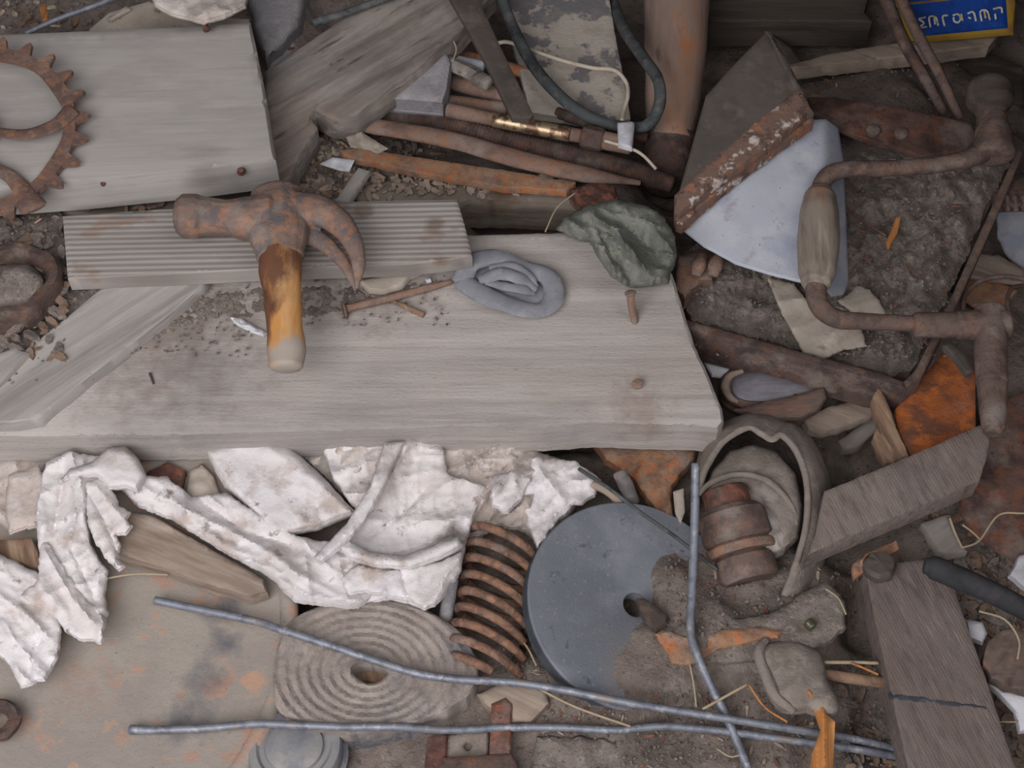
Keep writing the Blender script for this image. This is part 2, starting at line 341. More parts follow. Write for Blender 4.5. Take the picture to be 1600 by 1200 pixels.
m_paint = M('peeling_paint', (178, 168, 152), [((112, 110, 112), 22, .5, .53, .95, 1), ((150, 140, 126), 50, .5, .64, .5), ((160, 84, 52), (912, 122, .06, 12), .1, .5, .9), ((96, 94, 98), (900, 60, .06, 60), .5, .6, .9), ((100, 98, 102), (940, 160, .06, 55), .5, .6, .9)], .8, bump=(260, .001))
m_grey = M('grey_felt_block', (142, 140, 142), [((120, 116, 116), 40, .48, .62, .6), ((166, 160, 158), 90, .52, .66, .6)], .95, bump=(400, .0012))
m_pipe = M('brown_pipe_paint', (160, 130, 110), [((178, 112, 62), 22, .5, .62, .7, 5), ((130, 108, 96), 40, .48, .62, .6, 4), ((96, 74, 62), 70, .58, .66, .6, 3), ((182, 110, 50), (1100, 60, .05, 55), .3, .8, .8, 3)], .75, ang=90, st=6, bump=(160, .0008))
m_grip = M('worn_grip_wood', (146, 133, 116), [((108, 96, 84), 60, .47, .6, .8), ((184, 168, 142), 80, .52, .66, .6), ((150, 100, 66), 20, .56, .66, .6, 3)], .6, ang=90, st=8, bump=(120, .0008))
m_handle = M('varnished_orange_wood', (190, 134, 72), [((206, 160, 98), 60, .48, .62, .7), ((104, 58, 36), (428, 420, .12, 62), .0, .45, .95, 2), ((92, 50, 32), (405, 480, .12, 48), .0, .4, .95, 3), ((120, 70, 42), 40, .52, .58, .85), ((156, 146, 132), (454, 566, .11, 54), .05, .4, .95, 1), ((150, 92, 44), (448, 465, .12, 30), .3, .8, .4, 2)], .6, ang=90, st=7, bump=(120, .0008), spec=.4)
m_bark = M('splintered_brown_wood', (142, 106, 78), [((104, 74, 56), 70, .47, .6, .8), ((176, 142, 104), 90, .52, .64, .7), ((196, 160, 110), 40, .58, .66, .6)], .9, ang=110, st=7, bump=(120, .002))
m_tan = M('tan_old_wood', (154, 136, 118), [((124, 104, 88), 60, .47, .6, .7), ((180, 164, 146), 80, .52, .66, .6), ((112, 84, 60), 18, .56, .66, .6, 4)], .9, ang=-25, st=8, bump=(110, .0015))
m_straw = M('dry_straw', (168, 150, 114), [((156, 128, 84), 60, .5, .62, .6)], .8)
m_husk = M('orange_dry_husk', (184, 122, 66), [((140, 84, 44), 90, .48, .6, .8), ((204, 152, 92), 60, .54, .66, .5)], .7, ang=85, st=8, bump=(130, .0015))
m_leaf = M('dry_leaf', (176, 160, 130), [((138, 112, 82), 60, .5, .62, .7)], .8, bump=(200, .001))
m_chipr = M('red_brown_chip', (118, 72, 54), [((150, 96, 62), 90, .5, .62, .7)], .9)
m_chipd = M('dark_chip', (74, 62, 54), [((100, 84, 72), 120, .5, .62, .7)], .9)
m_blue = M('sign_blue_enamel', (18, 66, 150), [((14, 50, 120), 60, .48, .62, .7), ((34, 82, 160), 90, .54, .66, .5)], .55, bump=(300, .0004))
m_yel = M('sign_yellow_paint', (160, 126, 44), [((150, 90, 40), 70, .52, .62, .7)], .6)
m_let = M('sign_letter_paint', (196, 196, 190), [((176, 150, 90), 200, .5, .58, .9)], .6)
m_glass = M('green_glass', (70, 72, 46), [], .2, spec=.6)
m_moth = M('mother_of_pearl', (104, 102, 106), [((136, 134, 146), 40, .46, .6, .8), ((126, 84, 68), 50, .56, .64, .7), ((96, 92, 86), 60, .5, .66, .7)], .35, ang=10, st=3, bump=(120, .001))
m_shell = M('brown_shell', (104, 86, 76), [((136, 92, 68), 50, .52, .62, .7), ((74, 62, 58), 70, .5, .64, .7), ((130, 116, 104), 160, .58, .68, .6)], .8, ang=8, st=3, bump=(200, .0012))

# ------------------------------------------------------------ ground of the junk pile
CT = [(0, 0, .03), (200, 10, .04), (430, 40, .05), (560, 10, .03), (760, 60, -.03), (730, 120, 0), (980, 60, -.13), (1000, 150, -.10), (1180, 60, -.08), (1300, 80, -.07), (1500, 150, -.03), (1590, 120, -.06), (1390, 150, .0),
      (500, 260, .035), (620, 300, .03), (700, 200, .0), (850, 250, .0), (800, 360, -.03), (650, 360, .03), (950, 300, .01), (1040, 300, -.04),
      (50, 360, .06), (50, 450, .075), (50, 560, .06), (150, 320, .04), (100, 600, .03), (300, 500, .03), (600, 550, .03), (900, 500, .03), (1000, 600, .01), (1100, 450, .03), (1080, 550, -.03),
      (1150, 620, -.02), (1300, 640, -.01), (1300, 700, -.04), (1330, 740, -.05), (1250, 400, .015), (1350, 400, .015), (1450, 500, .0), (1560, 450, -.03), (1450, 620, -.03), (1580, 700, .0), (1500, 800, .01),
      (50, 720, .01), (250, 720, .015), (400, 800, .015), (600, 800, .015), (800, 780, .01), (900, 720, -.01), (1000, 740, -.01), (1050, 800, .0), (900, 700, -.03), (60, 850, .01), (200, 1000, .0), (430, 960, -.01), (470, 950, -.02),
      (600, 1000, .0), (570, 1050, .005), (760, 950, .0), (790, 880, .0), (850, 1000, .01), (900, 900, .0), (960, 950, .01), (850, 1080, .022), (780, 1080, .02), (940, 1080, .03), (1040, 1050, .04), (1060, 980, .034), (1085, 900, .03), (1110, 960, .042), (1062, 900, .040), (1075, 860, .030), (1060, 960, .038), (1040, 1010, .041), (1000, 1045, .040), (950, 1080, .038), (1085, 1000, .042), (1150, 930, .025), (1200, 950, .03), (1250, 950, .03), (1150, 1030, .03), (1220, 1010, .035), (1300, 950, .02), (1330, 1000, -.02), (1310, 1100, .0), (1180, 1080, .025),
      (1050, 1150, .022), (900, 1150, .025), (800, 1170, .02), (1200, 1180, .012), (1350, 1150, -.03), (1280, 1180, .0), (450, 1100, -.01), (1240, 900, .02), (1310, 860, -.02), (1450, 860, .01), (1500, 900, .005), (1540, 980, .0), (1560, 1080, -.01), (1590, 1180, -.02)]
CW = np.array([[*W(a, b, c)[:2], c] for a, b, c in CT])
def ground(x, y):
    d = ((CW[:, 0]-x)**2+(CW[:, 1]-y)**2)+4e-5
    w = d**-1.7
    return float((w*CW[:, 2]).sum()/w.sum())
def ghi(x, y):
    r = 1-abs(N(x*28, y*28, 5))*2
    return ground(x, y)+.005*fbm(x*22, y*22, 1, 4)+.0022*r+.0016*fbm(x*160, y*160, 3, 3)
# unseen panels that shade the upper right are added further down
def gp(px, py):     # point of the ground seen at a pixel
    z = 0
    for _ in range(8): p = W(px, py, z); z = ghi(p.x, p.y)*.7+z*.3
    return W(px, py, z)
nx, ny = 300, 290; V = []; Fc = []
for j in range(ny+1):
    for i in range(nx+1):
        x = -.50+1.0*i/nx; y = -.42+1.0*j/ny; V.append((x, y, ghi(x, y)))
for j in range(ny):
    for i in range(nx):
        a = j*(nx+1)+i; Fc.append((a, a+1, a+nx+2, a+nx+1))
o = mk('floor', V, Fc, m_dirt); o['kind'] = 'structure'

m_blocker = M('shade_blocker_dark', (70, 62, 56), [((50, 44, 40), 20, .48, .62, .7)], .95, st=6)
for nm_, c0, c1 in (('shade_blocker_back', (-.6, .60, -.2), (.66, .62, 1.5)), ('shade_blocker_right', (.62, -.1, -.2), (.64, .60, 1.5))):  # dark panels added out of view only to shade the upper right
    Vb = [(x, y, z) for x in (c0[0], c1[0]) for y in (c0[1], c1[1]) for z in (c0[2], c1[2])]
    ob = mk(nm_, Vb, [(0, 1, 3, 2), (4, 6, 7, 5), (0, 4, 5, 1), (2, 3, 7, 6), (0, 2, 6, 4), (1, 5, 7, 3)], m_blocker, smooth=False); ob['kind'] = 'structure'

# ------------------------------------------------------------ planks
def plane(x0, y0, z0, gx=0, gy=0): return lambda x, y: z0+gx*(x-x0)+gy*(y-y0)
def grainy(a, f, ang=0, stx=8):
    ca, sa = math.cos(math.radians(ang)), math.sin(math.radians(ang))
    def g(x, y):
        u = (x*ca-y*sa)/stx; v = x*sa+y*ca
        return a*fbm(u*f, v*f, 2, 3)
    return g
# wide pale plank across the middle
def bdz(x, y):
    d = .0009*fbm(x*.004, y*.03, 2, 3)
    if y > 648: d -= .0000  # keep
    e = (y-(662-12*max(0, (x-800)/330)))
    if e > 0: d -= e*.00018
    return d
big = slab('plank', [(-70, 500), (-70, 684), (60, 686), (150, 684), (260, 684), (400, 680), (560, 676), (700, 670), (850, 670), (930, 664), (1010, 667), (1090, 669), (1122, 672), (1131, 660), (1128, 640), (1108, 590), (1085, 540), (1066, 480), (1050, 428), (1010, 395), (880, 364), (820, 366), (735, 368), (600, 372), (300, 390), (100, 420)], .07, .030, m_board, sp=9, edge=.0025, dz=bdz, inset=4, rough=1.2)
tag(big, 'wide pale weathered plank across the middle, carrying the hammer handle and the upright nail', 'plank')
p = slab('plank', [(-70, 58), (200, 46), (392, 36), (414, 140), (431, 251), (300, 268), (120, 286), (-70, 300)], plane(200, 200, .112, -.00001, 0), .030, m_plank, sp=14, edge=.003, inset=5, dz=grainy(.0002, .02))
tag(p, 'thick smooth grey plank at upper left with the toothed rusty ring on it', 'plank')
tag(slab('plank', [(414, 112), (470, 75), (606, -20), (778, -20), (720, 52), (640, 118), (556, 184), (520, 188), (505, 180), (492, 172), (486, 186), (496, 200), (466, 250), (446, 296), (425, 296), (418, 200)], plane(500, 150, .075, 0, -.00005), .022, m_old, sp=8, rough=2, dz=lambda x, y: .0022*fbm((x*.77-y*.64)*.008, (x*.64+y*.77)*.07, 4, 3)), 'split weathered plank slanting up from the smooth grey plank to the top edge', 'plank')
tag(slab('plank', [(98, 338), (240, 328), (400, 322), (560, 315), (714, 312), (726, 352), (738, 402), (640, 414), (400, 422), (250, 430), (106, 436)], .096, .013, m_rib, sp=9, edge=.001), 'short ribbed grey plank with rust stains lying under the hammer head', 'plank')
tag(slab('plank', [(176, 436), (330, 428), (318, 446), (262, 494), (196, 545), (130, 596), (62, 654), (20, 660), (-60, 662), (-60, 620), (30, 555), (100, 500)], .0818, .0108, m_diag, sp=8, edge=.001, dz=lambda x, y: .0011*fbm((x*.77-y*.64)*.006, (x*.64+y*.77)*.05, 4, 3)), 'thin split plank slanting to the left edge, its top end under the ribbed plank', 'plank')
tag(slab('batten', [(-60, 612), (-20, 560), (20, 545), (46, 552), (10, 590), (-30, 628)], .0865, .004, m_diag, sp=8), 'narrow grey wood strip at the left edge beside the split slanting plank', 'batten')
tag(slab('beam', [(556, 292), (640, 278), (760, 288), (860, 292), (912, 300), (905, 318), (730, 312), (716, 318), (560, 325)], .040, .034, m_beam, sp=9, rough=2, dz=grainy(.002, .02, 0, 4)), 'stained mossy beam behind the ribbed plank with a dark gap under it', 'beam')
tag(slab('plank', [(1262, 868), (1274, 835), (1288, 768), (1400, 722), (1533, 664), (1546, 688), (1540, 720), (1530, 752), (1420, 800), (1300, 850), (1275, 862)], plane(1400, 770, .065, .00002, -.00004), .020, m_sawn, sp=9, rough=1, edge=.001), 'short sawn grey board propped at an angle at right beside the leather loop', 'plank')
pl = slab('plank', [(1352, 888), (1400, 880), (1478, 872), (1494, 930), (1540, 1060), (1596, 1230), (1425, 1230), (1392, 1080), (1365, 960)], .045, .024, m_sawnb, sp=10, rough=1, edge=.001)
tag(pl, 'long sawn brown board at lower right with a dark line across it', 'plank')
slab('dark_line', [(1386, 1082), (1400, 1083), (1460, 1091), (1541, 1102), (1546, 1112), (1470, 1102), (1390, 1093)], .0456, .0005, m_stonerim, pl, sp=8, rough=2.5)
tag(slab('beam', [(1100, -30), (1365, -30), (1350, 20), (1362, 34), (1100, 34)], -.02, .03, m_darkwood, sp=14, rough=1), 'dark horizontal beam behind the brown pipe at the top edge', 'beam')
tag(slab('batten', [(1216, 106), (1300, 84), (1400, 68), (1560, 55), (1545, 72), (1400, 90), (1240, 108)], .005, .013, m_tan, sp=8, rough=1.5), 'light wood batten lying below the blue sign', 'batten')
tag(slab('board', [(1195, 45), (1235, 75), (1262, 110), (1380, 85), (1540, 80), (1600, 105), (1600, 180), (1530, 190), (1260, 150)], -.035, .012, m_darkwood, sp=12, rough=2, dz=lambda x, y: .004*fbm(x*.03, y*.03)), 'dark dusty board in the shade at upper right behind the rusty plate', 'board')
tag(slab('board', [(794, -25), (948, -25), (962, 60), (974, 120), (985, 186), (950, 194), (900, 186), (858, 180), (828, 175), (800, 60)], .035, .008, m_paint, sp=9, edge=.0008, rough=1), 'board with peeling cream paint over grey at the top beside the pipe', 'board')

tag(slab('batten', [(96, 314), (180, 306), (285, 298), (285, 330), (96, 334)], .066, .014, m_beam, sp=8, rough=1.5), 'mossy brown batten in the gap between the smooth grey plank and the ribbed plank', 'batten')
# ------------------------------------------------------------ sprocket
c = W(-40, 215, .116); Rr = .0855; sz = .0035
def ringpoly(name, parent=None):
    V = []; Fc = []; nT = 25; K = 10; n = nT*K
    ro = []
    for i in range(n):
        q = (i % K)/K; tooth = max(0, math.cos((q-.5)*2*math.pi)+.05)/1.05; tooth = tooth**1.1
        ro.append(.0755+.0105*tooth)
    ri = [.0655+.0008*math.sin(i*.21) for i in range(n)]
    for lay in (0, 1):
        for i in range(n):
            th = 2*math.pi*i/n+.05
            for r in (ri[i], ro[i]-(.0006 if lay else 0)): V.append(c+Vector((r*math.cos(th), r*math.sin(th), sz*lay+.004+.12*r*math.sin(th))))
    for i in range(n):
        j = (i+1) % n; a = 2*i; b = 2*j; m = 2*n
        Fc += [(m+a, m+a+1, m+b+1, m+b), (a, b, b+1, a+1), (a+1, b+1, m+b+1, m+a+1), (a, m+a, m+b, b)]
    return V, Fc
sp_t = thing('sprocket', 'rusty toothed chainring with curved arms on the smooth grey plank', 'sprocket', c)
v, f = ringpoly('ring'); mk('toothed_ring', v, f, m_sprock, sp_t, smooth=False)
def pxr(x, y, z): return (x, y, z)
for k, (A, Rd) in enumerate([([(112, 172, .1182), (85, 196, .1182), (40, 210, .1182), (-5, 207, .1182), (-35, 205, .1182)], [15, 13, 11, 10, 10]),
           ([(52, 325, .1182), (38, 300, .1182), (15, 275, .1182), (-10, 262, .1182), (-40, 240, .1182)], [22, 15, 12, 11, 11]),
           ([(-60, 70, .1182), (-90, 110, .1182), (-80, 160, .1182), (-45, 205, .1182)], [13, 11, 10, 10]),
           ([(-190, 260, .1182), (-140, 270, .1182), (-90, 250, .1182), (-45, 220, .1182)], [13, 11, 10, 10])]):
    A = [(x, y, .1235+.12*(215-y)/.76*.00046) for x, y, _ in A]
    tube('arm', A, Rd, m_sprock, sp_t, sq=.3)
lathe('hub', c+Vector((0, 0, .004)), (0, -.12, 1), [(.008, 0), (.018, 0), (.018, .004), (.008, .004), (.008, 0)], m_sprock, sp_t, 32)

# ------------------------------------------------------------ hammer
hz = .121
ht = thing('claw_hammer', 'rusty claw hammer with a broken orange-brown wooden handle, lying on the ribbed plank', 'hammer', W(440, 400, .1))
P1 = tube('x', [(281, 338, hz), (288, 338, hz), (306, 338, hz), (322, 338, hz), (352, 340, hz), (390, 342, hz), (425, 342, hz)], [31, 36, 36, 31, 29, 36, 42], None, raw=True, n=5)
P2 = tube('x', [(432, 304, hz), (434, 330, hz), (436, 365, hz), (438, 402, hz-.001)], [42, 50, 48, 38], None, raw=True, n=5, sq=.72)
P3 = tube('x', [(440, 330, hz+.002), (490, 328, hz+.003), (526, 345, hz+.003), (549, 374, hz+.001), (560, 408, hz-.003), (558, 450, hz-.011)], [36, 29, 23, 17, 12, 4], None, raw=True, n=6, sq=.75)
P4 = tube('x', [(440, 358, hz-.004), (475, 364, hz-.006), (503, 378, hz-.007), (528, 400, hz-.009), (545, 424, hz-.012), (555, 450, hz-.015)], [26, 20, 15, 12, 9, 4], None, raw=True, n=6, sq=.7)
v, f = join([P1, P2, P3, P4]); hh = mk('head', v, f, m_hrust, ht); remesh(hh, .0009)
hd = tube('handle', [(437, 385, .122), (438, 420, .121), (441, 460, .118), (445, 510, .114), (448, 545, .111), (447, 572, .109)], [31, 34, 30, 28, 31, 27], m_handle, ht, n=8, seg=24, sq=.75, wob=.05)
# ------------------------------------------------------------ things on the plank
def nail(name, label, pts, r, hr, mat=m_rustr, group=None, headat=0, cat='nail'):
    t = thing(name, label, cat, W(*pts[0]), group)
    tube('shank', pts, r, mat, t, n=4, seg=10, wob=.12)
    a = W(*pts[headat]); b = W(*pts[1 if headat == 0 else headat-1]); s = S(*pts[headat])
    lathe('nail_head', a, (a-b), [(0, -.0012), (hr*s*.8, -.0012), (hr*s, -.0004), (hr*s, .0006), (hr*s*.7, .0012), (0, .0014)], mat, t, 16, wob=.1)
    return t
nail('bolt', 'long rusty nail lying across the wide pale plank, pointing at the grey rubber scrap', [(538, 484, .0745), (560, 478, .0745), (620, 463, .0745), (665, 451, .0745), (706, 440, .0745)], [7, 6, 6.5, 6, 4], 15, m_rustr)
nail('nail', 'rusty nail standing upright near the right end of the wide pale plank', [(985, 458, .092), (987, 478, .083), (992, 503, .070)], [6.5, 6.5, 6], 9, m_rustr)
nail('nail', 'rusty nail head set in the wide pale plank near its lower right corner', [(996, 600, .0742), (997, 606, .068)], [5, 5], 9, m_rustr)
nail('nail', 'bent rusty nail on the top edge of the smooth grey plank', [(323, 46, .117), (317, 36, .119), (300, 28, .116), (285, 24, .11)], [4.5, 4, 3.5, 3], 6, m_rustred)
nail('nail', 'right one of two rusty nail heads in the front edge of the smooth grey plank', [(377, 268, .103), (377, 266, .109)], [4, 4], 7, m_rustred)
nail('nail', 'left one of two rusty nail heads in the front edge of the smooth grey plank', [(161, 289, .101), (161, 286, .107)], [4, 4], 7, m_rustred)
tag(tube('twig', [(612, 470, .0722), (635, 480, .0722), (662, 492, .072)], [3, 4, 5], m_bark, seg=8), 'thin brown twig beside the long nail on the wide pale plank', 'twig')
tag(slab('wood_chip', [(562, 440), (600, 430), (645, 419), (658, 423), (640, 432), (628, 446), (600, 455), (576, 452)], .0785, .005, m_cream, sp=6, rough=1), 'pale wood chip beside the hammer claw', 'wood chip')
tag(slab('foil_scrap', [(360, 496), (376, 497), (395, 508), (418, 520), (412, 525), (390, 518), (366, 505)], .074, .001, m_white, sp=5, dz=lambda x, y: .002*N(x*.2, y*.2)), 'shiny white foil scrap tucked beside the hammer handle', 'foil scrap')
tag(slab('flake', [(664, 436), (672, 434), (674, 439), (667, 441)], .076, .002, m_white, sp=4), 'tiny white flake behind the long nail', 'flake')
# dirt lying on the plank
def mound(name, pts, z0, h, label, f=.05, mat=m_dirtb, thr=0.0):
    poly = np.array(resample(pts, 20))
    def zf(x, y):
        b = min(1, bdist(x, y, poly)/30) if pip(x, y, poly) else 0
        return z0-.003+b*(h*(.55+.9*fbm(x*f, y*f, 4))+.003+.0022*abs(fbm(x*.17, y*.17, 2)))
    return tag(slab(name, pts, zf, .002, mat, sp=5, rough=6, edge=0), label, 'dirt', kind='stuff')
mound('loose_dirt', [(150, 560), (200, 500), (300, 440), (400, 425), (560, 425), (700, 415), (715, 440), (640, 478), (560, 505), (500, 520), (400, 520), (330, 520), (240, 560), (170, 600)], .0685, .0028, 'loose grey dirt and crumbs strewn on the wide pale plank around the hammer handle')
mound('loose_dirt', [(-60, 300), (95, 330), (108, 440), (175, 440), (110, 500), (40, 550), (-60, 600)], .074, .008, 'loose dirt filling the left edge between the planks', mat=m_dirtb)
# grey rubber scrap: folded ring
rt = thing('rubber_scrap', 'crumpled blue-grey rubber scrap lying on the wide pale plank behind the nails', 'rubber scrap', W(795, 445, .07))
loop = [(722, 440, .078), (735, 412, .08), (775, 403, .079), (815, 418, .078), (855, 432, .077), (866, 462, .076), (845, 485, .076), (800, 478, .077), (755, 460, .079)]
V_, F_ = [], []
tube('rim', loop+[loop[0]], [17, 18, 16, 14, 16, 17, 14, 15, 17, 17], m_rubber, rt, n=6, sq=.42, wob=.1)
slab('web', [(730, 425), (775, 405), (840, 425), (862, 455), (845, 478), (790, 472), (740, 455)], .0745, .003, m_rubber, rt, sp=6, dz=lambda x, y: .0025*fbm(x*.03, y*.05))
tube('fold', [(750, 437, .080), (780, 428, .084), (810, 435, .084), (838, 452, .079)], [8, 12, 11, 5], m_rubber, rt, sq=.5, wob=.15)
tube('fold', [(760, 440, .080), (790, 448, .082), (818, 452, .082), (835, 458, .078)], [6, 8, 9, 4], m_rubber, rt, sq=.5, wob=.15)
tube('fold', [(765, 418, .081), (800, 416, .083), (825, 430, .082), (838, 448, .079)], [5, 8, 7, 4], m_rubber, rt, sq=.5, wob=.15)
# rusty ring at the left edge
rc = W(24, 462, .078)
rr = thing('rusty_ring', 'thick rusty pipe collar filled with dirt at the left edge below the chainring', 'collar', rc)
lathe('collar_ring', rc, (0, .05, 1), [(.024, 0), (.034, 0), (.0345, .016), (.032, .02), (.027, .02), (.024, .016), (.024, 0)], m_rustd, rr, 48, wob=.12)
tag(mk('loose_dirt', *tube('x', [(24, 462, .072), (24, 462, .092)], [52, 44], None, raw=True, seg=24, wob=.2), m_dirtb), 'reddish dirt packed inside the rusty collar at the left edge', 'dirt', kind='stuff')

# ------------------------------------------------------------ rags
def folds(ang, f, amp, st=3, seed=0, creases=()):
    rg = random.Random(seed*31+5); ws = []
    for k in range(8):
        lam = (1/f)*(1.9, 1.5, 1.2, 1.0, .75, .6, .45, .38)[k]; a = math.radians(ang+rg.gauss(0, 14+7*k)+90)
        ws.append((math.cos(a)/lam, -math.sin(a)/lam, rg.random(), lam, amp*(lam*f)**.8*.66, rg.random()*50))
    def g(x, y):
        wx = x+14*N(x*.014, y*.014, seed)+3*N(x*.06, y*.06, seed); wy = y+14*N(x*.014, y*.014, seed+9)+3*N(x*.06, y*.06, seed+5)
        z = 0
        for nx_, ny_, ph, lam, a, s in ws:
            m = max(0, min(1, .35+1.6*N(x/lam*.55+s, y/lam*.55, s)))
            t = (wx*nx_+wy*ny_+ph) % 1.0; r = 1-abs(math.sin(math.pi*t))**.6
            z += a*m*r*(1 if lam*f > .65 else .45)
        for (cx, h, w) in creases:
            d = 1e9
            for (x1, y1), (x2, y2) in zip(cx, cx[1:]):
                L = (x2-x1)**2+(y2-y1)**2; t = max(0, min(1, ((x-x1)*(x2-x1)+(y-y1)*(y2-y1))/L)); d = min(d, math.hypot(x-x1-t*(x2-x1), y-y1-t*(y2-y1)))
            z += h*math.exp(-(d/w)**1.2)
        return z
    return g
def rag(label, pts, z, amp, ang, f=.03, st=3, seed=0, mat=None, cr=(), puff=.004, rough=2.5, sp=3.8, name='rag', cat='rag', t=.0025, group=None):
    o = slab(name, pts, z, t, mat or m_rag, sp=sp, rough=rough, edge=.0005, dz=folds(ang, f, amp, st, seed, cr), puff=puff, puffw=12, seed=seed, inset=2)
    return tag(o, label, cat, group)
rag('small torn grey-white rag peeking from under the plank at the left edge', [(-30, 690), (40, 684), (120, 690), (150, 700), (70, 728), (60, 800), (20, 830), (-30, 800)], .022, .004, 60, seed=1, mat=m_rag2)
rag('white rag hanging from under the plank in long vertical folds onto the painted drum top', [(72, 722), (110, 705), (160, 712), (168, 740), (150, 765), (136, 800), (140, 850), (168, 890), (164, 930), (168, 960), (150, 975), (110, 940), (80, 905), (60, 860), (56, 810), (62, 760)], plane(100, 850, .043, 0, -.00003), .006, 78, .026, 3.2, 2, cr=[([(130, 720), (118, 800), (104, 860)], .004, 7), ([(100, 740), (84, 830)], -.004, 5), ([(112, 860), (150, 940)], -.003, 4)])
rag('white rag lobe with ragged fingers resting on the end of the tan slat', [(134, 752), (160, 748), (178, 770), (186, 790), (204, 800), (196, 812), (208, 822), (196, 834), (180, 836), (190, 852), (184, 872), (196, 884), (186, 890), (168, 876), (150, 850), (136, 815)], .054, .004, 40, .03, 2, 31, cr=[([(140, 770), (170, 830), (190, 880)], -.003, 4), ([(150, 760), (195, 812)], .003, 6)], rough=3.5)
rag('smooth turned-over white rag fold just under the plank above the frayed rag', [(142, 722), (168, 700), (196, 697), (216, 716), (228, 742), (216, 768), (196, 762), (170, 764), (150, 744), (110, 748), (92, 752), (110, 732)], .056, .002, 10, .02, 2, 32, puff=.009, rough=1)
rag('white rag tail with a torn hem lying lowest on the painted drum top', [(62, 842), (78, 850), (104, 890), (130, 930), (150, 948), (166, 966), (160, 984), (164, 996), (158, 1004), (130, 1000), (100, 984), (84, 962), (66, 950), (30, 930), (60, 905)], .046, .0045, -45, .03, 2.5, 33, cr=[([(70, 860), (110, 930), (155, 985)], .004, 6)], rough=3.5)
rag('grey-white rag flap hanging beside the vertical folds near the left edge', [(14, 742), (60, 726), (78, 760), (64, 800), (60, 822), (40, 824), (14, 834), (8, 790)], .040, .003, 60, .02, 2, 34, mat=m_rag2)
rag('white rag end crumpled at the left edge over the rim of the lid', [(-40, 850), (5, 868), (60, 895), (85, 935), (95, 985), (88, 1030), (70, 1062), (32, 1074), (15, 1040), (-40, 990)], .044, .005, -30, .026, 3, 3, cr=[([(0, 930), (40, 960), (80, 1000)], .004, 8), ([(60, 1000), (40, 1065)], -.003, 5)])
rag('folded white cloth with a smooth turned edge just below the plank', [(322, 704), (378, 684), (450, 696), (500, 740), (558, 802), (530, 812), (500, 826), (430, 840), (395, 800), (350, 760), (336, 735)], plane(450, 760, .034, 0, -.00002), .0022, -25, .016, 3, 4, puff=.012, cr=[([(420, 700), (490, 750), (550, 800)], .003, 12), ([(495, 790), (505, 825)], -.002, 4), ([(440, 835), (500, 822), (550, 806)], -.003, 6)], rough=1)
rag('long twisted white rag running right from the frayed rag to the coil of webbing', [(200, 742), (260, 745), (300, 775), (350, 770), (420, 812), (470, 840), (540, 850), (580, 870), (620, 900), (560, 950), (500, 946), (460, 938), (420, 900), (360, 868), (300, 830), (270, 812), (215, 790), (190, 765)], plane(400, 850, .038, 0, -.00005), .0065, -28, .022, 5, 5, cr=[([(220, 760), (300, 800), (400, 850), (470, 900)], .005, 10), ([(300, 770), (380, 830), (450, 850)], -.004, 7), ([(430, 900), (480, 930), (560, 940)], .005, 8)])
rag('large creased white rag gathered between the folded cloth and the rusty spring', [(500, 690), (640, 684), (690, 690), (700, 740), (760, 760), (740, 810), (728, 850), (716, 900), (690, 935), (660, 952), (610, 935), (560, 945), (520, 925), (500, 880), (520, 845), (560, 805), (520, 745)], plane(620, 800, .036, 0, -.00003), .008, 38, .022, 3.4, 6, cr=[([(640, 690), (600, 760), (560, 820), (520, 860)], .007, 8), ([(612, 690), (575, 780), (530, 850)], -.005, 5), ([(535, 860), (600, 880), (650, 875), (700, 850)], .007, 7), ([(540, 850), (600, 868), (690, 845)], -.004, 6), ([(575, 840), (620, 810), (660, 770)], -.004, 5), ([(535, 870), (530, 920)], -.004, 5), ([(625, 880), (640, 940)], -.004, 4), ([(705, 820), (715, 880), (670, 940)], .004, 8)])
rag('curved rolled rag fold across the lower middle of the gathered white rag', [(530, 856), (545, 844), (580, 862), (630, 868), (680, 850), (716, 838), (724, 852), (690, 872), (640, 888), (590, 886), (548, 874)], .053, .002, 10, .03, 2, 35, puff=.008, rough=1)
rag('triangular rag corner hanging over the webbing coil beside the spring', [(560, 880), (620, 890), (690, 875), (722, 860), (722, 890), (700, 920), (680, 946), (664, 952), (640, 938), (600, 930), (570, 925), (545, 930), (530, 905)], .046, .004, 60, .025, 2.5, 36, cr=[([(625, 890), (642, 945)], -.004, 3)])
rag('narrow pleated rag running diagonally up to the plank edge', [(600, 692), (632, 690), (600, 760), (572, 812), (540, 850), (500, 880), (490, 870), (540, 820), (578, 760)], .056, .003, 60, .05, 5, 37, puff=.004, rough=1)
rag('stained cream rag crumpled under the front edge of the plank', [(400, 690), (480, 680), (590, 682), (600, 720), (565, 800), (520, 760), (480, 720)], .022, .005, 60, .03, 2, 7, mat=m_rag2)
rag('dirty ragged white cloth above the rusty spring', [(660, 684), (760, 680), (830, 700), (880, 720), (930, 760), (900, 790), (845, 850), (820, 830), (780, 820), (745, 845), (722, 850), (735, 800), (690, 740)], plane(780, 750, .028, 0, -.00004), .007, 45, .032, 1.8, 8, mat=m_rag2, cr=[([(720, 700), (740, 780)], .005, 8), ([(800, 720), (830, 800)], .006, 9), ([(750, 830), (800, 790)], -.004, 6)], rough=4)
rag('frayed white cloth wedged beside the abrasive disc and the brass loop', [(830, 715), (900, 720), (940, 750), (930, 775), (895, 790), (860, 830), (840, 860), (822, 820), (815, 770)], .034, .006, 20, .035, 2, 9, cr=[([(840, 730), (880, 780)], .005, 8)], rough=4)
rag('pinkish white rag at the top edge above the smooth grey plank', [(232, -30), (392, -30), (384, 10), (350, 26), (318, 35), (290, 28), (262, 20), (240, 6)], .128, .004, 20, .03, 2, 10, mat=m_rag2, rough=1.5)
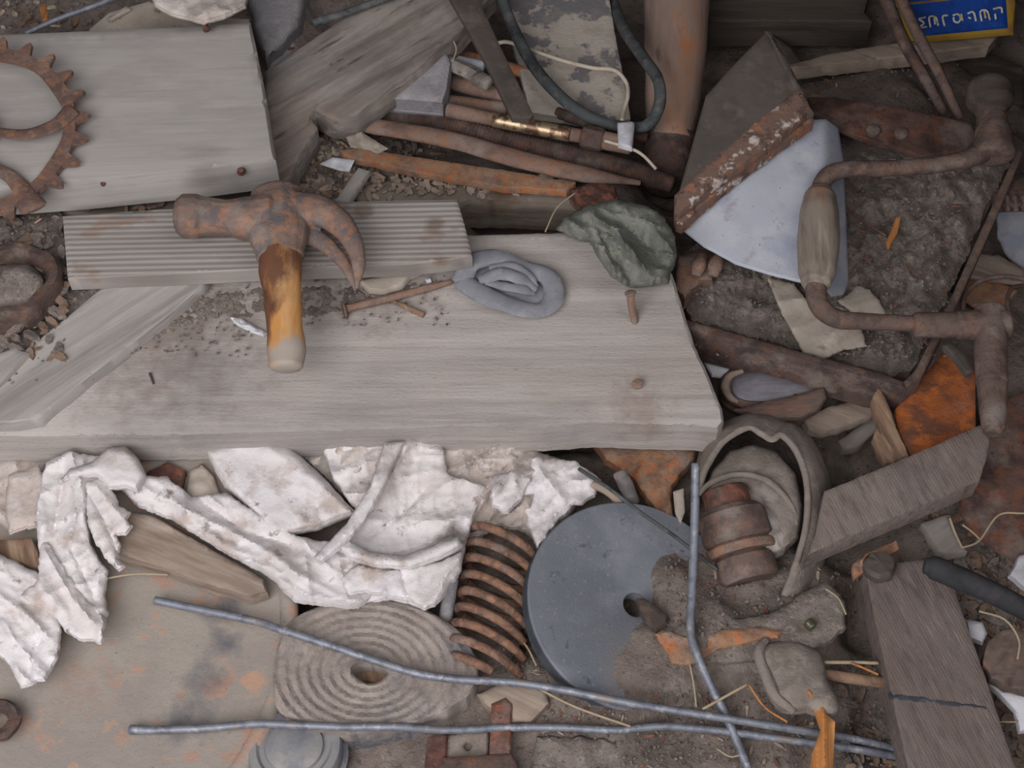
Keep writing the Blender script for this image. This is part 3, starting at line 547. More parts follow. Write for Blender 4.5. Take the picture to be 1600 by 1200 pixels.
rag('crumpled green-grey cloth on the back right corner of the wide pale plank', [(870, 356), (884, 340), (915, 322), (960, 312), (1010, 322), (1040, 340), (1054, 370), (1058, 400), (1045, 440), (1010, 446), (985, 446), (955, 430), (935, 400), (922, 376), (900, 372)], plane(960, 380, .084, 0, -.00008), .010, -50, .034, 2.2, 11, mat=m_green, sp=3.2, cr=[([(920, 330), (960, 360), (1010, 420)], .006, 7), ([(930, 350), (955, 400), (985, 440)], -.005, 6), ([(985, 360), (1030, 400)], -.005, 6), ([(900, 350), (925, 370)], .005, 6)], puff=.012)
tag(slab('knot', [(890, 296), (925, 285), (960, 290), (968, 312), (930, 326), (905, 318)], .072, .012, m_rustred, sp=6, rough=3, dz=lambda x, y: .004*fbm(x*.08, y*.08), puff=.004), 'brown clump of rust behind the green-grey cloth', 'rust clump')

# ------------------------------------------------------------ lid, webbing coil, disc, spring
lc = W(17, 990, .03)
lid = thing('painted_drum', 'large round dusty painted drum top with a rolled rim filling the lower left corner', 'drum', lc)
Rl = .187
lathe('lid_plate', lc, (0, 0, 1), [(0, -.006), (.08, -.0062), (.14, -.0045), (Rl-.012, -.0015), (Rl-.009, 0), (Rl-.010, -.012), (0, -.014)], m_lid, lid, 128, wob=.03)
rim = [(math.cos(a)*.004, math.sin(a)*.004) for a in np.linspace(-math.pi, math.pi, 13)]
lathe('rolled_rim', lc, (0, 0, 1), [(Rl-.006+1.6*a, -.004+1.4*b) for a, b in rim[:-1]+[rim[0]]], m_lid, lid, 160, wob=.004)
rb = crv([(444, 985), (470, 960), (520, 942), (575, 936), (650, 948), (704, 975), (738, 1012), (748, 1056), (724, 1094), (672, 1122), (600, 1138), (530, 1142), (470, 1128), (432, 1105), (428, 1040)], 4)
cen = (572, 1048)
def spir(x, y):
    r = math.hypot((x-cen[0])/1.0, (y-cen[1])/.74); a = math.atan2(y-cen[1], x-cen[0]); ph = r/17+a/(2*math.pi)
    return .0009*math.cos(2*math.pi*ph)*(1+.6*N(x*.01,y*.01,3))+.0012*fbm(x*.03, y*.03)-.0025*max(0, 1-abs(r-60)/60)
ro = slab('webbing_coil', rb, plane(580, 1045, .038, 0, .00004), .048, m_roll, sp=4, dz=spir, edge=.002, holes=[crv([(550, 1050), (560, 1036), (585, 1034), (606, 1048), (598, 1062), (575, 1068)], 3)])
tag(ro, 'dusty wound coil of webbing with a hole in its centre, between lid and spring', 'coil')
tag(slab('wood_piece', [(540, 1030), (610, 1034), (612, 1060), (600, 1070), (545, 1062)], .018, .008, m_bark, sp=6, rough=1.5), 'brown wood fragment seen through the centre hole of the webbing coil', 'wood piece')
dn = Vector((math.sin(math.radians(15)), math.sin(math.radians(-4)), 1)).normalized()
dc = W(993, 945, .036)
dk = thing('grinding_disc', 'blue-grey abrasive disc with a centre hole, half buried in dirt', 'grinding disc', dc)
rp = W(828, 945, .05); rd = .0735
lathe('disc_face', dc, dn, [(.0085, -.012), (.0085, .0), (.010, .001), (rd-.001, .001), (rd, 0), (rd, -.001), (.0085, -.012)], m_stone, dk, 96)
lathe('disc_rim', dc, dn, [(rd-.002, -.0005), (rd+.0003, -.0015), (rd+.0003, -.0125), (rd-.004, -.0135), (rd-.006, -.0125), (rd-.003, -.003), (rd-.002, -.0005)], m_stonerim, dk, 96, wob=.002)
tag(slab('wood_piece', [(994, 934), (1008, 935), (1044, 962), (1042, 974), (1026, 984), (1004, 962)], .048, .006, m_chipd, sp=6, rough=1), 'dark splinter of wood sticking out of the hole in the abrasive disc', 'wood piece')
# spring
A = W(790, 850, .026); B = W(752, 1060, .020); ax = (B-A); L = ax.length; axn = ax.normalized()
e1 = axn.cross(Vector((0, 0, 1))).normalized(); e2 = e1.cross(axn).normalized()
Rs = 58*S(770, 950, .03); turns = 8.3; pts = []
for i in range(int(turns*20)+1):
    a = 2*math.pi*i/20; u = i/(turns*20); pts.append(A+ax*u+(e1*math.cos(a)+e2*math.sin(a)*.95)*Rs*(1+.05*math.sin(u*9))-axn*math.cos(a)*.0065)
spg = tube('coil_spring', pts, .0031, m_spring, world=True, n=1, seg=10, wob=.08)
tag(spg, 'rusty coil spring lying between the white rags and the abrasive disc', 'spring')
tag(tube('rod', [(706, 905, .03), (694, 978, .02), (688, 1010, .01)], [11, 11, 10], m_grey, seg=12), 'pale grey round rod beside the rusty spring', 'rod')
# cap at the bottom edge
cc = W(464, 1186, .014)
cp = thing('metal_tin', 'blue-grey stepped metal lid at the bottom edge between round lid and webbing coil', 'lid', cc)
lathe('lid_body', cc, (0, .12, 1), [(.0325, 0), (.033, .004), (.030, .006), (.030, .014), (.0285, .017), (.024, .0175), (.022, .0155), (0, .0155)], m_lid2, cp, 64, wob=.01)
lathe('inner_dome', cc, (0, .12, 1), [(.019, .0145), (.018, .0185), (.012, .0205), (0, .021)], m_lid2, cp, 48)
an = Vector((0, .12, 1)).normalized(); qn = Vector((0, 0, 1)).rotation_difference(an)
for k in range(14):
    th = math.radians(38+k*8)
    lathe('rivet', cc+qn@Vector((.0268*math.cos(th), .0268*math.sin(th), .0172)), an, [(.0009, -.001), (.0009, .0005), (0, .0008)], m_stonerim, cp, 8)

# ------------------------------------------------------------ wires
def wire(label, pts, r, mat=m_wire, name='wire', cat='wire', n=7, wob=.03): return tag(tube(name, pts, r, mat, n=n, seg=12, wob=wob), label, cat)
wire('upper one of two long galvanised wires crossing lid, webbing coil and dirt', [(242, 938, .0325), (300, 950, .0335), (400, 971, .0375), (440, 984, .043), (520, 1010, .043), (580, 1030, .043), (650, 1052, .044), (720, 1062, .046), (800, 1066, .046), (880, 1078, .048), (960, 1094, .048), (1040, 1108, .047), (1130, 1122, .045), (1230, 1138, .040), (1330, 1154, .022), (1400, 1170, .012)], [6.5]*16)
wire('lower one of two long galvanised wires near the bottom edge', [(204, 1140, .031), (240, 1141, .033), (330, 1137, .035), (400, 1131, .040), (460, 1133, .043), (540, 1136, .043), (620, 1136, .043), (700, 1141, .035), (790, 1137, .031), (880, 1137, .031), (960, 1141, .033), (1040, 1135, .033), (1140, 1144, .032), (1230, 1156, .029), (1320, 1168, .024), (1400, 1182, .012)], [8]+[6.3]*15)
wire('thick bent galvanised wire standing over the abrasive disc and running down to the bottom edge', [(1087, 725, .085), (1086, 790, .072), (1084, 860, .062), (1081, 930, .055), (1079, 985, .051), (1088, 1020, .050), (1110, 1070, .044), (1135, 1120, .037), (1152, 1160, .030), (1168, 1200, .024)], [7]*10)
wire('thin grey wire crossing the top of the abrasive disc', [(905, 733, .04), (950, 762, .05), (1000, 800, .054), (1050, 835, .05), (1085, 862, .046), (1120, 890, .04)], 3, m_cable)
wire('blue-grey rod lying above the split weathered plank at the top edge', [(490, 36, .085), (540, 20, .088), (620, -8, .09)], [7, 6, 6], m_cable)
wire('grey wire crossing the top left corner', [(40, 52, .088), (90, 30, .09), (150, 8, .09), (200, -12, .09)], 4.5)
br = wire('brass-coloured ring half hidden behind the abrasive disc', [(900, 768, .03), (905, 756, .036), (930, 758, .04), (955, 772, .041), (968, 790, .038), (965, 805, .03)], 7, m_tan, 'metal_loop', 'ring')

# ------------------------------------------------------------ rods and bars, top middle
tag(tube('pipe', [(1058, -30, .02), (1056, 60, .02), (1052, 140, .018), (1046, 222, .012)], [52, 49, 44, 36], m_pipe, n=6, seg=40, wob=.01), 'thick brown painted pipe running down from the top edge', 'pipe')
tag(tube('pipe_socket', [(1046, 214, .010), (1044, 240, .006), (1040, 290, .0)], [41, 39, 36], m_rustd, seg=36, wob=.02), 'dark rusty socket at the lower end of the brown pipe', 'pipe socket')
tag(tube('flexible_conduit', [(590, 172, .034), (640, 186, .035), (700, 197, .036), (800, 225, .036), (900, 247, .036), (980, 266, .036), (1050, 288, .036)], [19, 19, 19, 18, 18, 17, 14], m_rustd, n=12, seg=18, rib=.06, ribn=110), 'dark corrugated flexible conduit lying behind the rusty bars', 'conduit')
tag(tube('bar', [(520, 188, .046), (600, 200, .048), (700, 218, .048), (800, 246, .048), (900, 270, .047), (1000, 286, .045)], [14, 15, 16, 17, 16, 5], m_rustr, seg=14, wob=.06, sq=.6), 'long tapered rusty bar lying in front of the corrugated conduit', 'bar')
tag(slab('bar', [(530, 235), (560, 232), (680, 250), (800, 268), (900, 285), (885, 300), (780, 292), (660, 272), (560, 250), (538, 244)], .052, .006, m_rusto, sp=8, rough=1.5, dz=lambda x, y: .001*fbm(x*.03, y*.03)), 'flat bright orange rusty bar in front of the tapered bar', 'bar')
t = thing('lamp_rod', 'rod with a shiny brass sleeve lying under the peeling board', 'rod', W(800, 195, .05))
tube('rod_body', [(700, 172, .05), (760, 184, .05), (830, 198, .05), (915, 214, .05)], [12, 11, 11, 11], m_rustr, t, wob=.04)
tube('brass_sleeve', [(772, 187, .0505), (830, 198, .0505), (890, 210, .0505)], [12, 12, 12], m_brass, t, wob=.02)
tube('collar', [(912, 213, .05), (940, 219, .05)], [19, 19], m_rustd, t, seg=8)
tube('rod_end', [(938, 218, .05), (985, 228, .05)], [15, 14], m_rustr, t)
for k, (a, b, r, l) in enumerate([((695, 158, .040), (790, 170, .040), 11, 'brown rusty rod beside the grey felt block'), ((698, 126, .038), (790, 152, .038), 13, 'rusty rod lying behind the grey stick, under the flat bar'), ((690, 80, .03), (850, 120, .03), 10, 'short rusty rod in the shade behind the flat dark bar')]):
    tag(tube('rod', [a, b], [r, r], m_rustr if k < 2 else m_rusto, wob=.05), l, 'rod')
tag(tube('rod', [(870, 176, .033), (900, 186, .033), (930, 196, .033), (1010, 214, .03)], [9, 9, 9, 9], m_rustd), 'dark rusty rod under the lower corner of the peeling board', 'rod')
tag(slab('felt_block', [(598, 156), (650, 116), (698, 80), (706, 98), (700, 140), (692, 164), (650, 160)], plane(650, 120, .064, 0, -.0001), .014, m_grey, sp=7, puff=.003), 'grey felt wedge against the split weathered plank', 'felt wedge')
tag(tube('stick', [(690, 95, .06), (730, 112, .06), (764, 132, .058)], [12, 12, 12], m_old, seg=8, wob=.08), 'short light grey stick beside the grey felt wedge', 'stick')
tag(tube('tube', [(700, 92, .050), (755, 104, .050)], [9, 9], m_sheet), 'short pale blue tube behind the light grey stick', 'tube')
tag(slab('flat_bar', [(690, -25), (745, -25), (752, 10), (790, 90), (834, 180), (826, 186), (800, 184), (760, 100), (722, 30)], .095, .005, m_darkmetal, sp=9, edge=.0008), 'flat dark metal bar leaning down from the top edge over the rods', 'bar')
wire('black rubber cable looping from the top edge around the peeling board', [(776, -25, .075), (800, 40, .06), (835, 105, .052), (880, 155, .050), (925, 185, .050), (970, 198, .045), (1010, 196, .052), (1030, 165, .062), (1028, 125, .068), (1005, 90, .062), (975, 45, .04), (955, 0, .02), (945, -30, .01)], 9.5, m_cable, 'cable', 'cable', 8)
wire('thin cream cord running across the peeling board to the white clip', [(775, 68, .04), (795, 66, .045), (835, 80, .046), (880, 95, .046), (925, 106, .046), (960, 110, .046), (978, 128, .044), (981, 150, .044), (975, 172, .044), (972, 188, .048)], 3.2, m_cord, 'cord', 'cord', 6)
wire('thin tan cord end curling down from the white clip', [(945, 220, .056), (985, 232, .056), (1005, 243, .054), (1025, 264, .05)], 2.6, m_cord, 'cord', 'cord', 6)
tag(slab('clip', [(965, 192), (988, 190), (992, 193), (988, 232), (966, 226)], .060, .004, m_white, sp=5, dz=lambda x, y: .003*math.sin((x-965)/26*3.1)), 'white plastic clip on the end of the rod beside the brown pipe', 'clip')
tag(slab('paper_scrap', [(500, 256), (520, 246), (554, 250), (546, 268), (530, 266)], .053, .0008, m_white, sp=4, dz=lambda x, y: .003*N(x*.08, y*.08)), 'small white paper scrap in the debris in front of the split weathered plank', 'paper scrap')
tag(slab('leaf', [(540, 214), (565, 206), (590, 222), (606, 232), (590, 240), (565, 232), (548, 230)], .053, .0008, m_cream, sp=4, dz=lambda x, y: .004*N(x*.1, y*.1)), 'curled cream shred between the two orange rusty bars', 'shred')
tag(slab('batten', [(560, 262), (578, 268), (545, 318), (524, 314)], .060, .005, m_diag, sp=7), 'short grey wood strip behind the ribbed plank', 'batten')
tag(slab('stone', [(385, -20), (480, -20), (470, 40), (440, 75), (415, 95), (400, 60)], .06, .02, m_grey, sp=9, puff=.012, rough=2), 'rounded dark grey dusty sack beside the smooth grey plank at the top edge', 'sack')
tag(slab('paper', [(140, 46), (170, 20), (232, 2), (300, 25), (390, 30), (390, 60), (140, 70)], .085, .002, m_cream, sp=10, rough=1), 'grey-cream card behind the smooth grey plank, under the pinkish rag', 'card')
tag(slab('stick', [(168, 28), (196, 10), (204, 14), (172, 32)], .09, .002, m_cream, sp=5), 'pale splinter beside the wire in the top left corner', 'splinter')
tag(slab('leaf', [(62, 12), (72, 6), (76, 30), (66, 34)], .062, .001, m_husk, sp=4), 'orange leaf shred in the top left corner', 'leaf')

# ------------------------------------------------------------ dark plate, sheet, tray, brace
pt = thing('angle_plate', 'dark metal plate with a flaking rusty lip, tilted above the blue-white sheet', 'metal plate', W(1160, 200, .1))
def pz(x, y): return .135-.00012*(y-50)
slab('plate', [(1198, 50), (1232, 112), (1252, 150), (1240, 158), (1150, 232), (1056, 318), (1078, 240), (1103, 150), (1150, 98)], pz, .004, m_darkmetal, pt, sp=10, dz=lambda x, y: .001*fbm(x*.02, y*.02))
slab('lip', [(1236, 146), (1254, 142), (1268, 172), (1220, 216), (1140, 274), (1062, 334), (1054, 330), (1054, 306), (1140, 226)], lambda x, y: pz(x, y)+.001, .006, m_flange, pt, sp=6, rough=1.5)
slab('lower_lip', [(1268, 176), (1272, 190), (1225, 222), (1145, 282), (1066, 352), (1056, 348), (1054, 334), (1140, 270), (1215, 212)], lambda x, y: pz(x, y)-.008, .010, m_flange, pt, sp=6, rough=1.5)
slab('edge_strip', [(1196, 48), (1204, 50), (1236, 106), (1272, 178), (1262, 182), (1228, 114)], lambda x, y: pz(x, y)+.001, .003, m_darkmetal, pt, sp=7)
def shz(x, y):
    u = (x-1058)/267; v = (y-190)/270
    return .078+.012*math.sin(max(0, min(1, u))*2.6)-.022*max(0, u-.86)/.14-.008*v
shl = slab('enamel_sheet', [(1058, 352), (1090, 326), (1180, 262), (1240, 212), (1264, 188), (1290, 186), (1310, 200), (1318, 250), (1322, 340), (1326, 440), (1318, 460), (1300, 462), (1290, 452), (1250, 440), (1200, 428), (1150, 412), (1100, 385)], shz, .0012, m_sheet, sp=8, rough=.6, dz=lambda x, y: .0012*fbm(x*.012, y*.012))
tag(shl, 'curved blue-white sheet under the dark tilted plate and the brace grip', 'sheet')
tray = thing('metal_tray', 'shallow rusty metal tray full of dirt under the hand brace', 'tray', W(1320, 400, .02))
slab('tray_floor', [(1060, 440), (1250, 200), (1560, 230), (1580, 250), (1420, 592), (1300, 572), (1080, 510)], .026, .003, m_rustd, tray, sp=16)
slab('front_wall', [(1066, 498), (1100, 508), (1250, 550), (1380, 585), (1412, 596), (1416, 608), (1380, 600), (1250, 564), (1100, 522), (1066, 510)], .058, .034, m_rustd, tray, sp=7, rough=.8)
slab('side_wall', [(1412, 596), (1430, 580), (1470, 500), (1520, 390), (1560, 300), (1592, 228), (1600, 236), (1572, 304), (1530, 400), (1482, 502), (1440, 590), (1416, 608)], .058, .030, m_brace, tray, sp=7, rough=.6)
mound('tray_dirt', [(1050, 400), (1100, 380), (1250, 300), (1300, 215), (1560, 225), (1575, 255), (1500, 420), (1430, 570), (1400, 588), (1250, 545), (1080, 500)], .030, .010, 'grey-brown dirt filling the rusty tray', .03, m_dirtb)
rag('torn cream paper scrap in the tray below the brace grip', [(1200, 434), (1240, 442), (1262, 470), (1300, 500), (1345, 508), (1355, 542), (1320, 545), (1288, 560), (1255, 550), (1240, 520), (1222, 490)], .046, .003, 40, .02, 2, 12, mat=m_cream, puff=.001, name='paper_scrap', cat='paper', t=.0008)
rag('cream paper scrap behind the bend of the brace', [(1310, 470), (1340, 448), (1360, 452), (1380, 480), (1384, 490), (1330, 488)], .046, .003, 0, .02, 2, 13, mat=m_cream, puff=.001, name='paper_scrap', cat='paper', t=.0008)
tag(slab('leaf', [(1384, 380), (1400, 340), (1408, 338), (1402, 365), (1388, 390)], .047, .001, m_husk, sp=4), 'orange leaf shred lying on the dirt in the tray', 'leaf')
wire('thin dark twig on the dirt in the tray', [(1325, 328, .044), (1350, 346, .046), (1384, 368, .046)], 1.6, m_chipr, 'twig', 'twig')
tag(slab('saw_blade', [(1262, 152), (1300, 152), (1400, 168), (1470, 182), (1518, 194), (1526, 216), (1505, 236), (1440, 245), (1400, 232), (1340, 214), (1300, 195), (1270, 178)], .056, .004, m_plate, sp=8, dz=lambda x, y: .002*fbm(x*.02, y*.02)), 'curved rusty steel bracket behind the upper crank of the brace', 'bracket')
saw = bpy.data.objects['saw_blade']; saw.name = 'steel_bracket'
for bx_, by_ in ((1364, 204), (1408, 208)): lathe('rivet', W(bx_, by_, .057), (0, 0, 1), [(.0055, -.002), (.0055, .0008), (.004, .0018), (0, .002)], m_brace, saw, 20)
bt = thing('hand_brace', 'rusty hand brace with a worn wooden grip lying over the tray', 'hand brace', W(1400, 400, .08))
bz = .094
tube('crank', [(1545, 230, bz), (1515, 247, bz), (1460, 258, bz), (1390, 263, bz), (1330, 264, bz), (1294, 274, bz), (1280, 306, bz), (1278, 380, bz), (1275, 450, bz), (1282, 480, bz), (1308, 498, bz), (1350, 502, bz), (1400, 504, bz), (1440, 507, bz)], [18, 15, 13, 13, 13, 14, 15, 14, 17, 16, 15, 13.5, 13, 13], m_brace, bt, n=6, wob=.04)
tube('grip', [(1282, 300, bz), (1281, 312, bz), (1280, 340, bz), (1279, 380, bz), (1277, 420, bz), (1275, 440, bz), (1274, 448, bz)], [20, 26, 31, 33, 30, 24, 19], m_grip, bt, n=6, seg=24, wob=.02)
tube('collar', [(1430, 508, bz), (1500, 508, bz)], [20, 21], m_brace, bt, seg=20)
P1 = tube('x', [(1496, 508, bz), (1535, 508, bz), (1574, 508, bz)], [23, 24, 24], None, raw=True, seg=20)
P2 = tube('x', [(1547, 488, bz), (1548, 540, bz), (1550, 600, bz)], [27, 26, 25], None, raw=True, seg=20)
v, f = join([P1, P2]); hb = mk('ratchet_housing', v, f, m_brace, bt); remesh(hb, .0009)
tube('chuck', [(1550, 595, bz), (1551, 630, bz), (1552, 665, bz), (1552, 675, bz)], [24, 22, 19, 16], m_brace, bt, seg=20)
tube('head_neck', [(1552, 240, bz), (1552, 215, bz+.002), (1550, 190, bz+.004), (1548, 170, bz+.006)], [34, 30, 24, 20], m_brace, bt, seg=20)
tube('head_knob', [(1548, 176, bz+.006), (1547, 158, bz+.008), (1546, 140, bz+.01), (1545, 128, bz+.01)], [24, 37, 36, 22], m_darkwood, bt, seg=24)
# sign
sg = thing('licence_plate', 'blue enamel sign with a yellow border leaning in the top right corner', 'sign', W(1500, 40, .0))
def sz_(x, y): return .03-.00025*(y)
slab('sign_plate', [(1396, -30), (1588, -30), (1584, 52), (1440, 64), (1416, 60)], sz_, .002, m_yel, sg, sp=12)
slab('sign_field', [(1405, -26), (1570, -26), (1575, 44), (1447, 56), (1423, 52)], lambda x, y: sz_(x, y)+.0012, .001, m_blue, sg, sp=12)
slab('sign_border', [(1398, 4), (1488, -4), (1488, 1), (1424, 9), (1402, 11)], lambda x, y: sz_(x, y)+.0018, .001, m_yel, sg, sp=6)
GL = [[(1446, 27), (1436, 30), (1444, 36), (1436, 43), (1448, 42)], [(1454, 43), (1452, 27), (1462, 27), (1466, 40)], [(1460, 28), (1461, 38)], [(1476, 41), (1473, 26), (1481, 24)], [(1489, 24), (1497, 22), (1501, 29), (1497, 35), (1491, 33), (1490, 27)], [(1502, 22), (1504, 32)], [(1512, 21), (1521, 19), (1525, 33)], [(1513, 27), (1517, 29)], [(1534, 33), (1532, 18), (1542, 17), (1547, 31)], [(1538, 18), (1540, 28)], [(1556, 30), (1555, 22)], [(1552, 14), (1564, 12), (1566, 20)]]
for g_ in GL:
    tube('letter_stroke', [(x, y, sz_(x, y)+.0026) for x, y in g_], 1.7, m_let, sg, n=4, seg=8)
wire('left one of two dark rods crossing in front of the blue sign', [(1375, -25, .06), (1410, 60, .055), (1450, 130, .045), (1476, 178, .03)], [11, 10, 9, 8], m_rustd, 'rod', 'rod')
wire('right one of two dark rods crossing in front of the blue sign', [(1398, -25, .075), (1432, 50, .068), (1470, 120, .055), (1500, 185, .035)], [9, 9, 8, 7], m_brace, 'rod', 'rod')
# right side, below the tray
t = thing('shell', 'pearly oval shell with a thick edge lying under the front of the tray', 'shell', W(1200, 600, .01))
so = crv([(1128, 618), (1126, 590), (1150, 572), (1190, 570), (1240, 582), (1282, 604), (1290, 618), (1278, 640), (1240, 655), (1190, 650), (1150, 636)], 4)
slab('shell_body', so, .018, .010, m_shell, t, sp=7, puff=.008)
slab('shell_inside', crv([(1142, 608), (1150, 586), (1190, 578), (1240, 590), (1274, 608), (1240, 622), (1190, 630), (1155, 625)], 4), .0255, .003, m_moth, t, sp=6, puff=.005)
slab('shell_flap', [(1146, 640), (1200, 626), (1240, 618), (1288, 604), (1292, 622), (1280, 640), (1250, 655), (1210, 656), (1180, 650)], .034, .002, m_shell, t, sp=6, puff=.002)
tube('edge_band', [(1160, 580, .026), (1140, 588, .026), (1133, 604, .026), (1140, 620, .026), (1152, 628, .024)], [4, 6, 7, 6, 4], m_tan, t)
tag(slab('paper_scrap', [(1094, 556), (1145, 566), (1138, 582), (1125, 590), (1112, 588)], .02, .001, m_white, sp=5), 'white paper corner between the wide pale plank and the shell', 'paper')
tag(slab('wood_piece', [(1255, 655), (1300, 634), (1370, 622), (1380, 640), (1330, 662), (1290, 676), (1262, 672)], .012, .008, m_tan, sp=7, rough=2), 'pale broken wood piece behind the leather loop', 'wood piece')
tag(slab('wood_piece', [(1310, 690), (1372, 640), (1385, 660), (1340, 700), (1316, 702)], -.01, .008, m_old, sp=7, rough=1), 'grey wood sliver in the dark hollow behind the sawn grey board', 'wood piece')
tag(slab('splinter', [(1362, 622), (1372, 606), (1384, 622), (1400, 668), (1420, 712), (1396, 724), (1378, 680)], .05, .010, m_bark, sp=6, rough=1.5), 'taller of two broken wood splinters behind the sawn grey board', 'splinter')
tag(slab('splinter', [(1364, 682), (1372, 666), (1384, 690), (1398, 722), (1382, 726)], .048, .008, m_bark, sp=6, rough=1.5), 'shorter of two broken wood splinters behind the sawn grey board', 'splinter')
tag(slab('rusty_plate', [(1398, 640), (1440, 590), (1482, 542), (1512, 560), (1524, 580), (1524, 690), (1430, 730), (1404, 680)], plane(1460, 620, .038, 0, .00008), .003, m_fan, sp=8, rough=1), 'bright orange rusty plate beside the chuck of the brace', 'plate')
tag(slab('branch', [(1470, 538), (1484, 532), (1510, 556), (1520, 580), (1510, 584), (1494, 562)], .050, .005, m_darkmetal, sp=6, rough=1), 'curled brown strip on top of the bright orange plate', 'strip')
tag(slab('pitted_plate', [(1530, 660), (1580, 620), (1640, 600), (1640, 880), (1590, 880), (1530, 840), (1500, 800), (1500, 740)], .022, .003, m_plate, sp=12, rough=2, dz=lambda x, y: .002*fbm(x*.02, y*.02)), 'pitted red-brown plate at the right edge', 'plate')
tag(slab('cloth_scrap', [(1520, 396), (1560, 398), (1600, 420), (1600, 445), (1560, 440), (1505, 432)], .0, .002, m_tan, sp=8, dz=folds(0, .03, .003)), 'tan scrap outside the right side of the tray', 'scrap')
tag(slab('cloth_scrap', [(1500, 432), (1560, 440), (1590, 455), (1570, 478), (1520, 478), (1490, 455)], -.005, .002, m_rusto, sp=8, dz=folds(0, .03, .003)), 'orange-stained scrap under the tan scrap at the right edge', 'scrap')
tag(slab('plastic_scrap', [(1555, 320), (1610, 310), (1610, 430), (1575, 400), (1560, 370)], -.01, .002, m_sheet, sp=8, rough=2), 'pale plastic scrap at the right edge outside the tray', 'scrap')
rk = thing('ribbed_bar', 'dark toothed bar at the right edge beside the tray rim', 'rack', W(1580, 310, .04))
slab('bar_body', [(1552, 300), (1610, 270), (1610, 320), (1556, 322)], .05, .008, m_rustd, rk, sp=7)
for k in range(4): tube('tooth', [(1560+k*13, 306, .051), (1562+k*13, 330, .046)], [4.5, 4], m_brace, rk, seg=8)
wire('larger of two rusty wire hoops at the right edge above the brace housing', [(1504, 490, .02), (1508, 462, .035), (1530, 440, .045), (1570, 432, .05), (1610, 438, .05)], 4, m_brace)
wire('smaller rusty wire hoop at the right edge, running down off the frame', [(1610, 445, .03), (1582, 450, .04), (1574, 470, .045), (1580, 495, .04), (1610, 520, .03)], 3.5, m_brace)
# leather loop with hose coupling
lt = thing('leather_loop', 'thick dusty leather loop curled around the rusty hose coupling', 'leather loop', W(1190, 790, .0))
rimA = [(1092, 762, .045), (1106, 726, .052), (1130, 690, .056), (1168, 668, .058), (1190, 678, .058), (1206, 686, .057), (1222, 680, .057), (1244, 704, .056), (1258, 740, .054), (1262, 780, .052), (1258, 830, .048), (1244, 880, .040), (1226, 930, .03)]
rimB = [(1082, 800, .01), (1090, 730, .01), (1108, 680, .015), (1160, 654, .02), (1196, 654, .02), (1222, 660, .02), (1250, 672, .018), (1276, 700, .016), (1292, 740, .012), (1298, 780, .01), (1294, 840, .01), (1282, 890, .01), (1262, 940, .01)]
sheet('outer_band', rimA, rimB, .004, m_felt, lt, 10, .006, .0035)
tube('rolled_edge', rimA, 5.5, m_felt, lt, n=6, wob=.15)
slab('inner_leather', [(1098, 775), (1112, 735), (1140, 705), (1175, 694), (1215, 706), (1245, 740), (1255, 790), (1248, 840), (1225, 860), (1205, 800), (1160, 762), (1115, 775)], plane(1180, 760, .040, 0, 0), .004, m_felt, lt, sp=6, puff=.008, dz=lambda x, y: .002*fbm(x*.03, y*.03))
tube('inner_edge', [(1092, 772, .046), (1110, 755, .049), (1145, 742, .051), (1180, 744, .051), (1210, 760, .050), (1236, 790, .047), (1244, 820, .044)], [4, 5, 5, 5, 5, 5, 4], m_felt, lt, wob=.12)
slab('padding', crv([(1102, 776), (1125, 760), (1165, 750), (1200, 764), (1228, 800), (1238, 840), (1218, 862), (1190, 860), (1150, 800)], 3), .040, .010, m_fibre, lt, sp=5, puff=.006, dz=lambda x, y: .003*fbm(x*.06, y*.06))
ct = thing('hose_coupling', 'rusty threaded hose coupling lying inside the leather loop', 'coupling', W(1150, 830, .03))
A = W(1131, 764, .046); B = W(1172, 912, .030); ax = B-A; L = ax.length
def seg_(name, u0, u1, r, mat=m_rustd, lip=.0015):
    lathe(name, A+ax*u0, ax, [(0, 0), (r-lip, 0), (r, lip), (r, L*(u1-u0)-lip), (r-lip, L*(u1-u0)), (0, L*(u1-u0))], mat, ct, 40, wob=.03)
rr_ = S(1150, 840, .03)
seg_('nut', .0, .27, 36*rr_, m_rustred); seg_('body', .22, .60, 54*rr_, m_brace, .004); seg_('flange', .60, .70, 56*rr_, m_rustr); seg_('cap', .70, .98, 47*rr_, m_brace, .003)
tag(slab('rusty_cloth', [(925, 690), (1090, 684), (1084, 720), (1050, 760), (1050, 795), (1062, 835), (1030, 805), (1010, 780), (985, 745), (945, 720)], plane(1000, 740, .02, 0, .0001), .006, m_rusto, sp=6, rough=2, dz=folds(50, .03, .005, 2, 20), puff=.005), 'crumpled orange rusty sheet under the plank above the abrasive disc', 'rusty sheet')
tag(tube('peg', [(968, 738, .045), (978, 760, .04), (990, 785, .03)], [11, 12, 10], m_old, seg=10, wob=.08), 'grey wooden peg leaning above the abrasive disc', 'peg')
tag(slab('paper_scrap', [(1052, 768), (1068, 763), (1070, 800), (1062, 822), (1055, 800)], .034, .002, m_cream, sp=5), 'cream card sliver beside the thick bent wire', 'card')
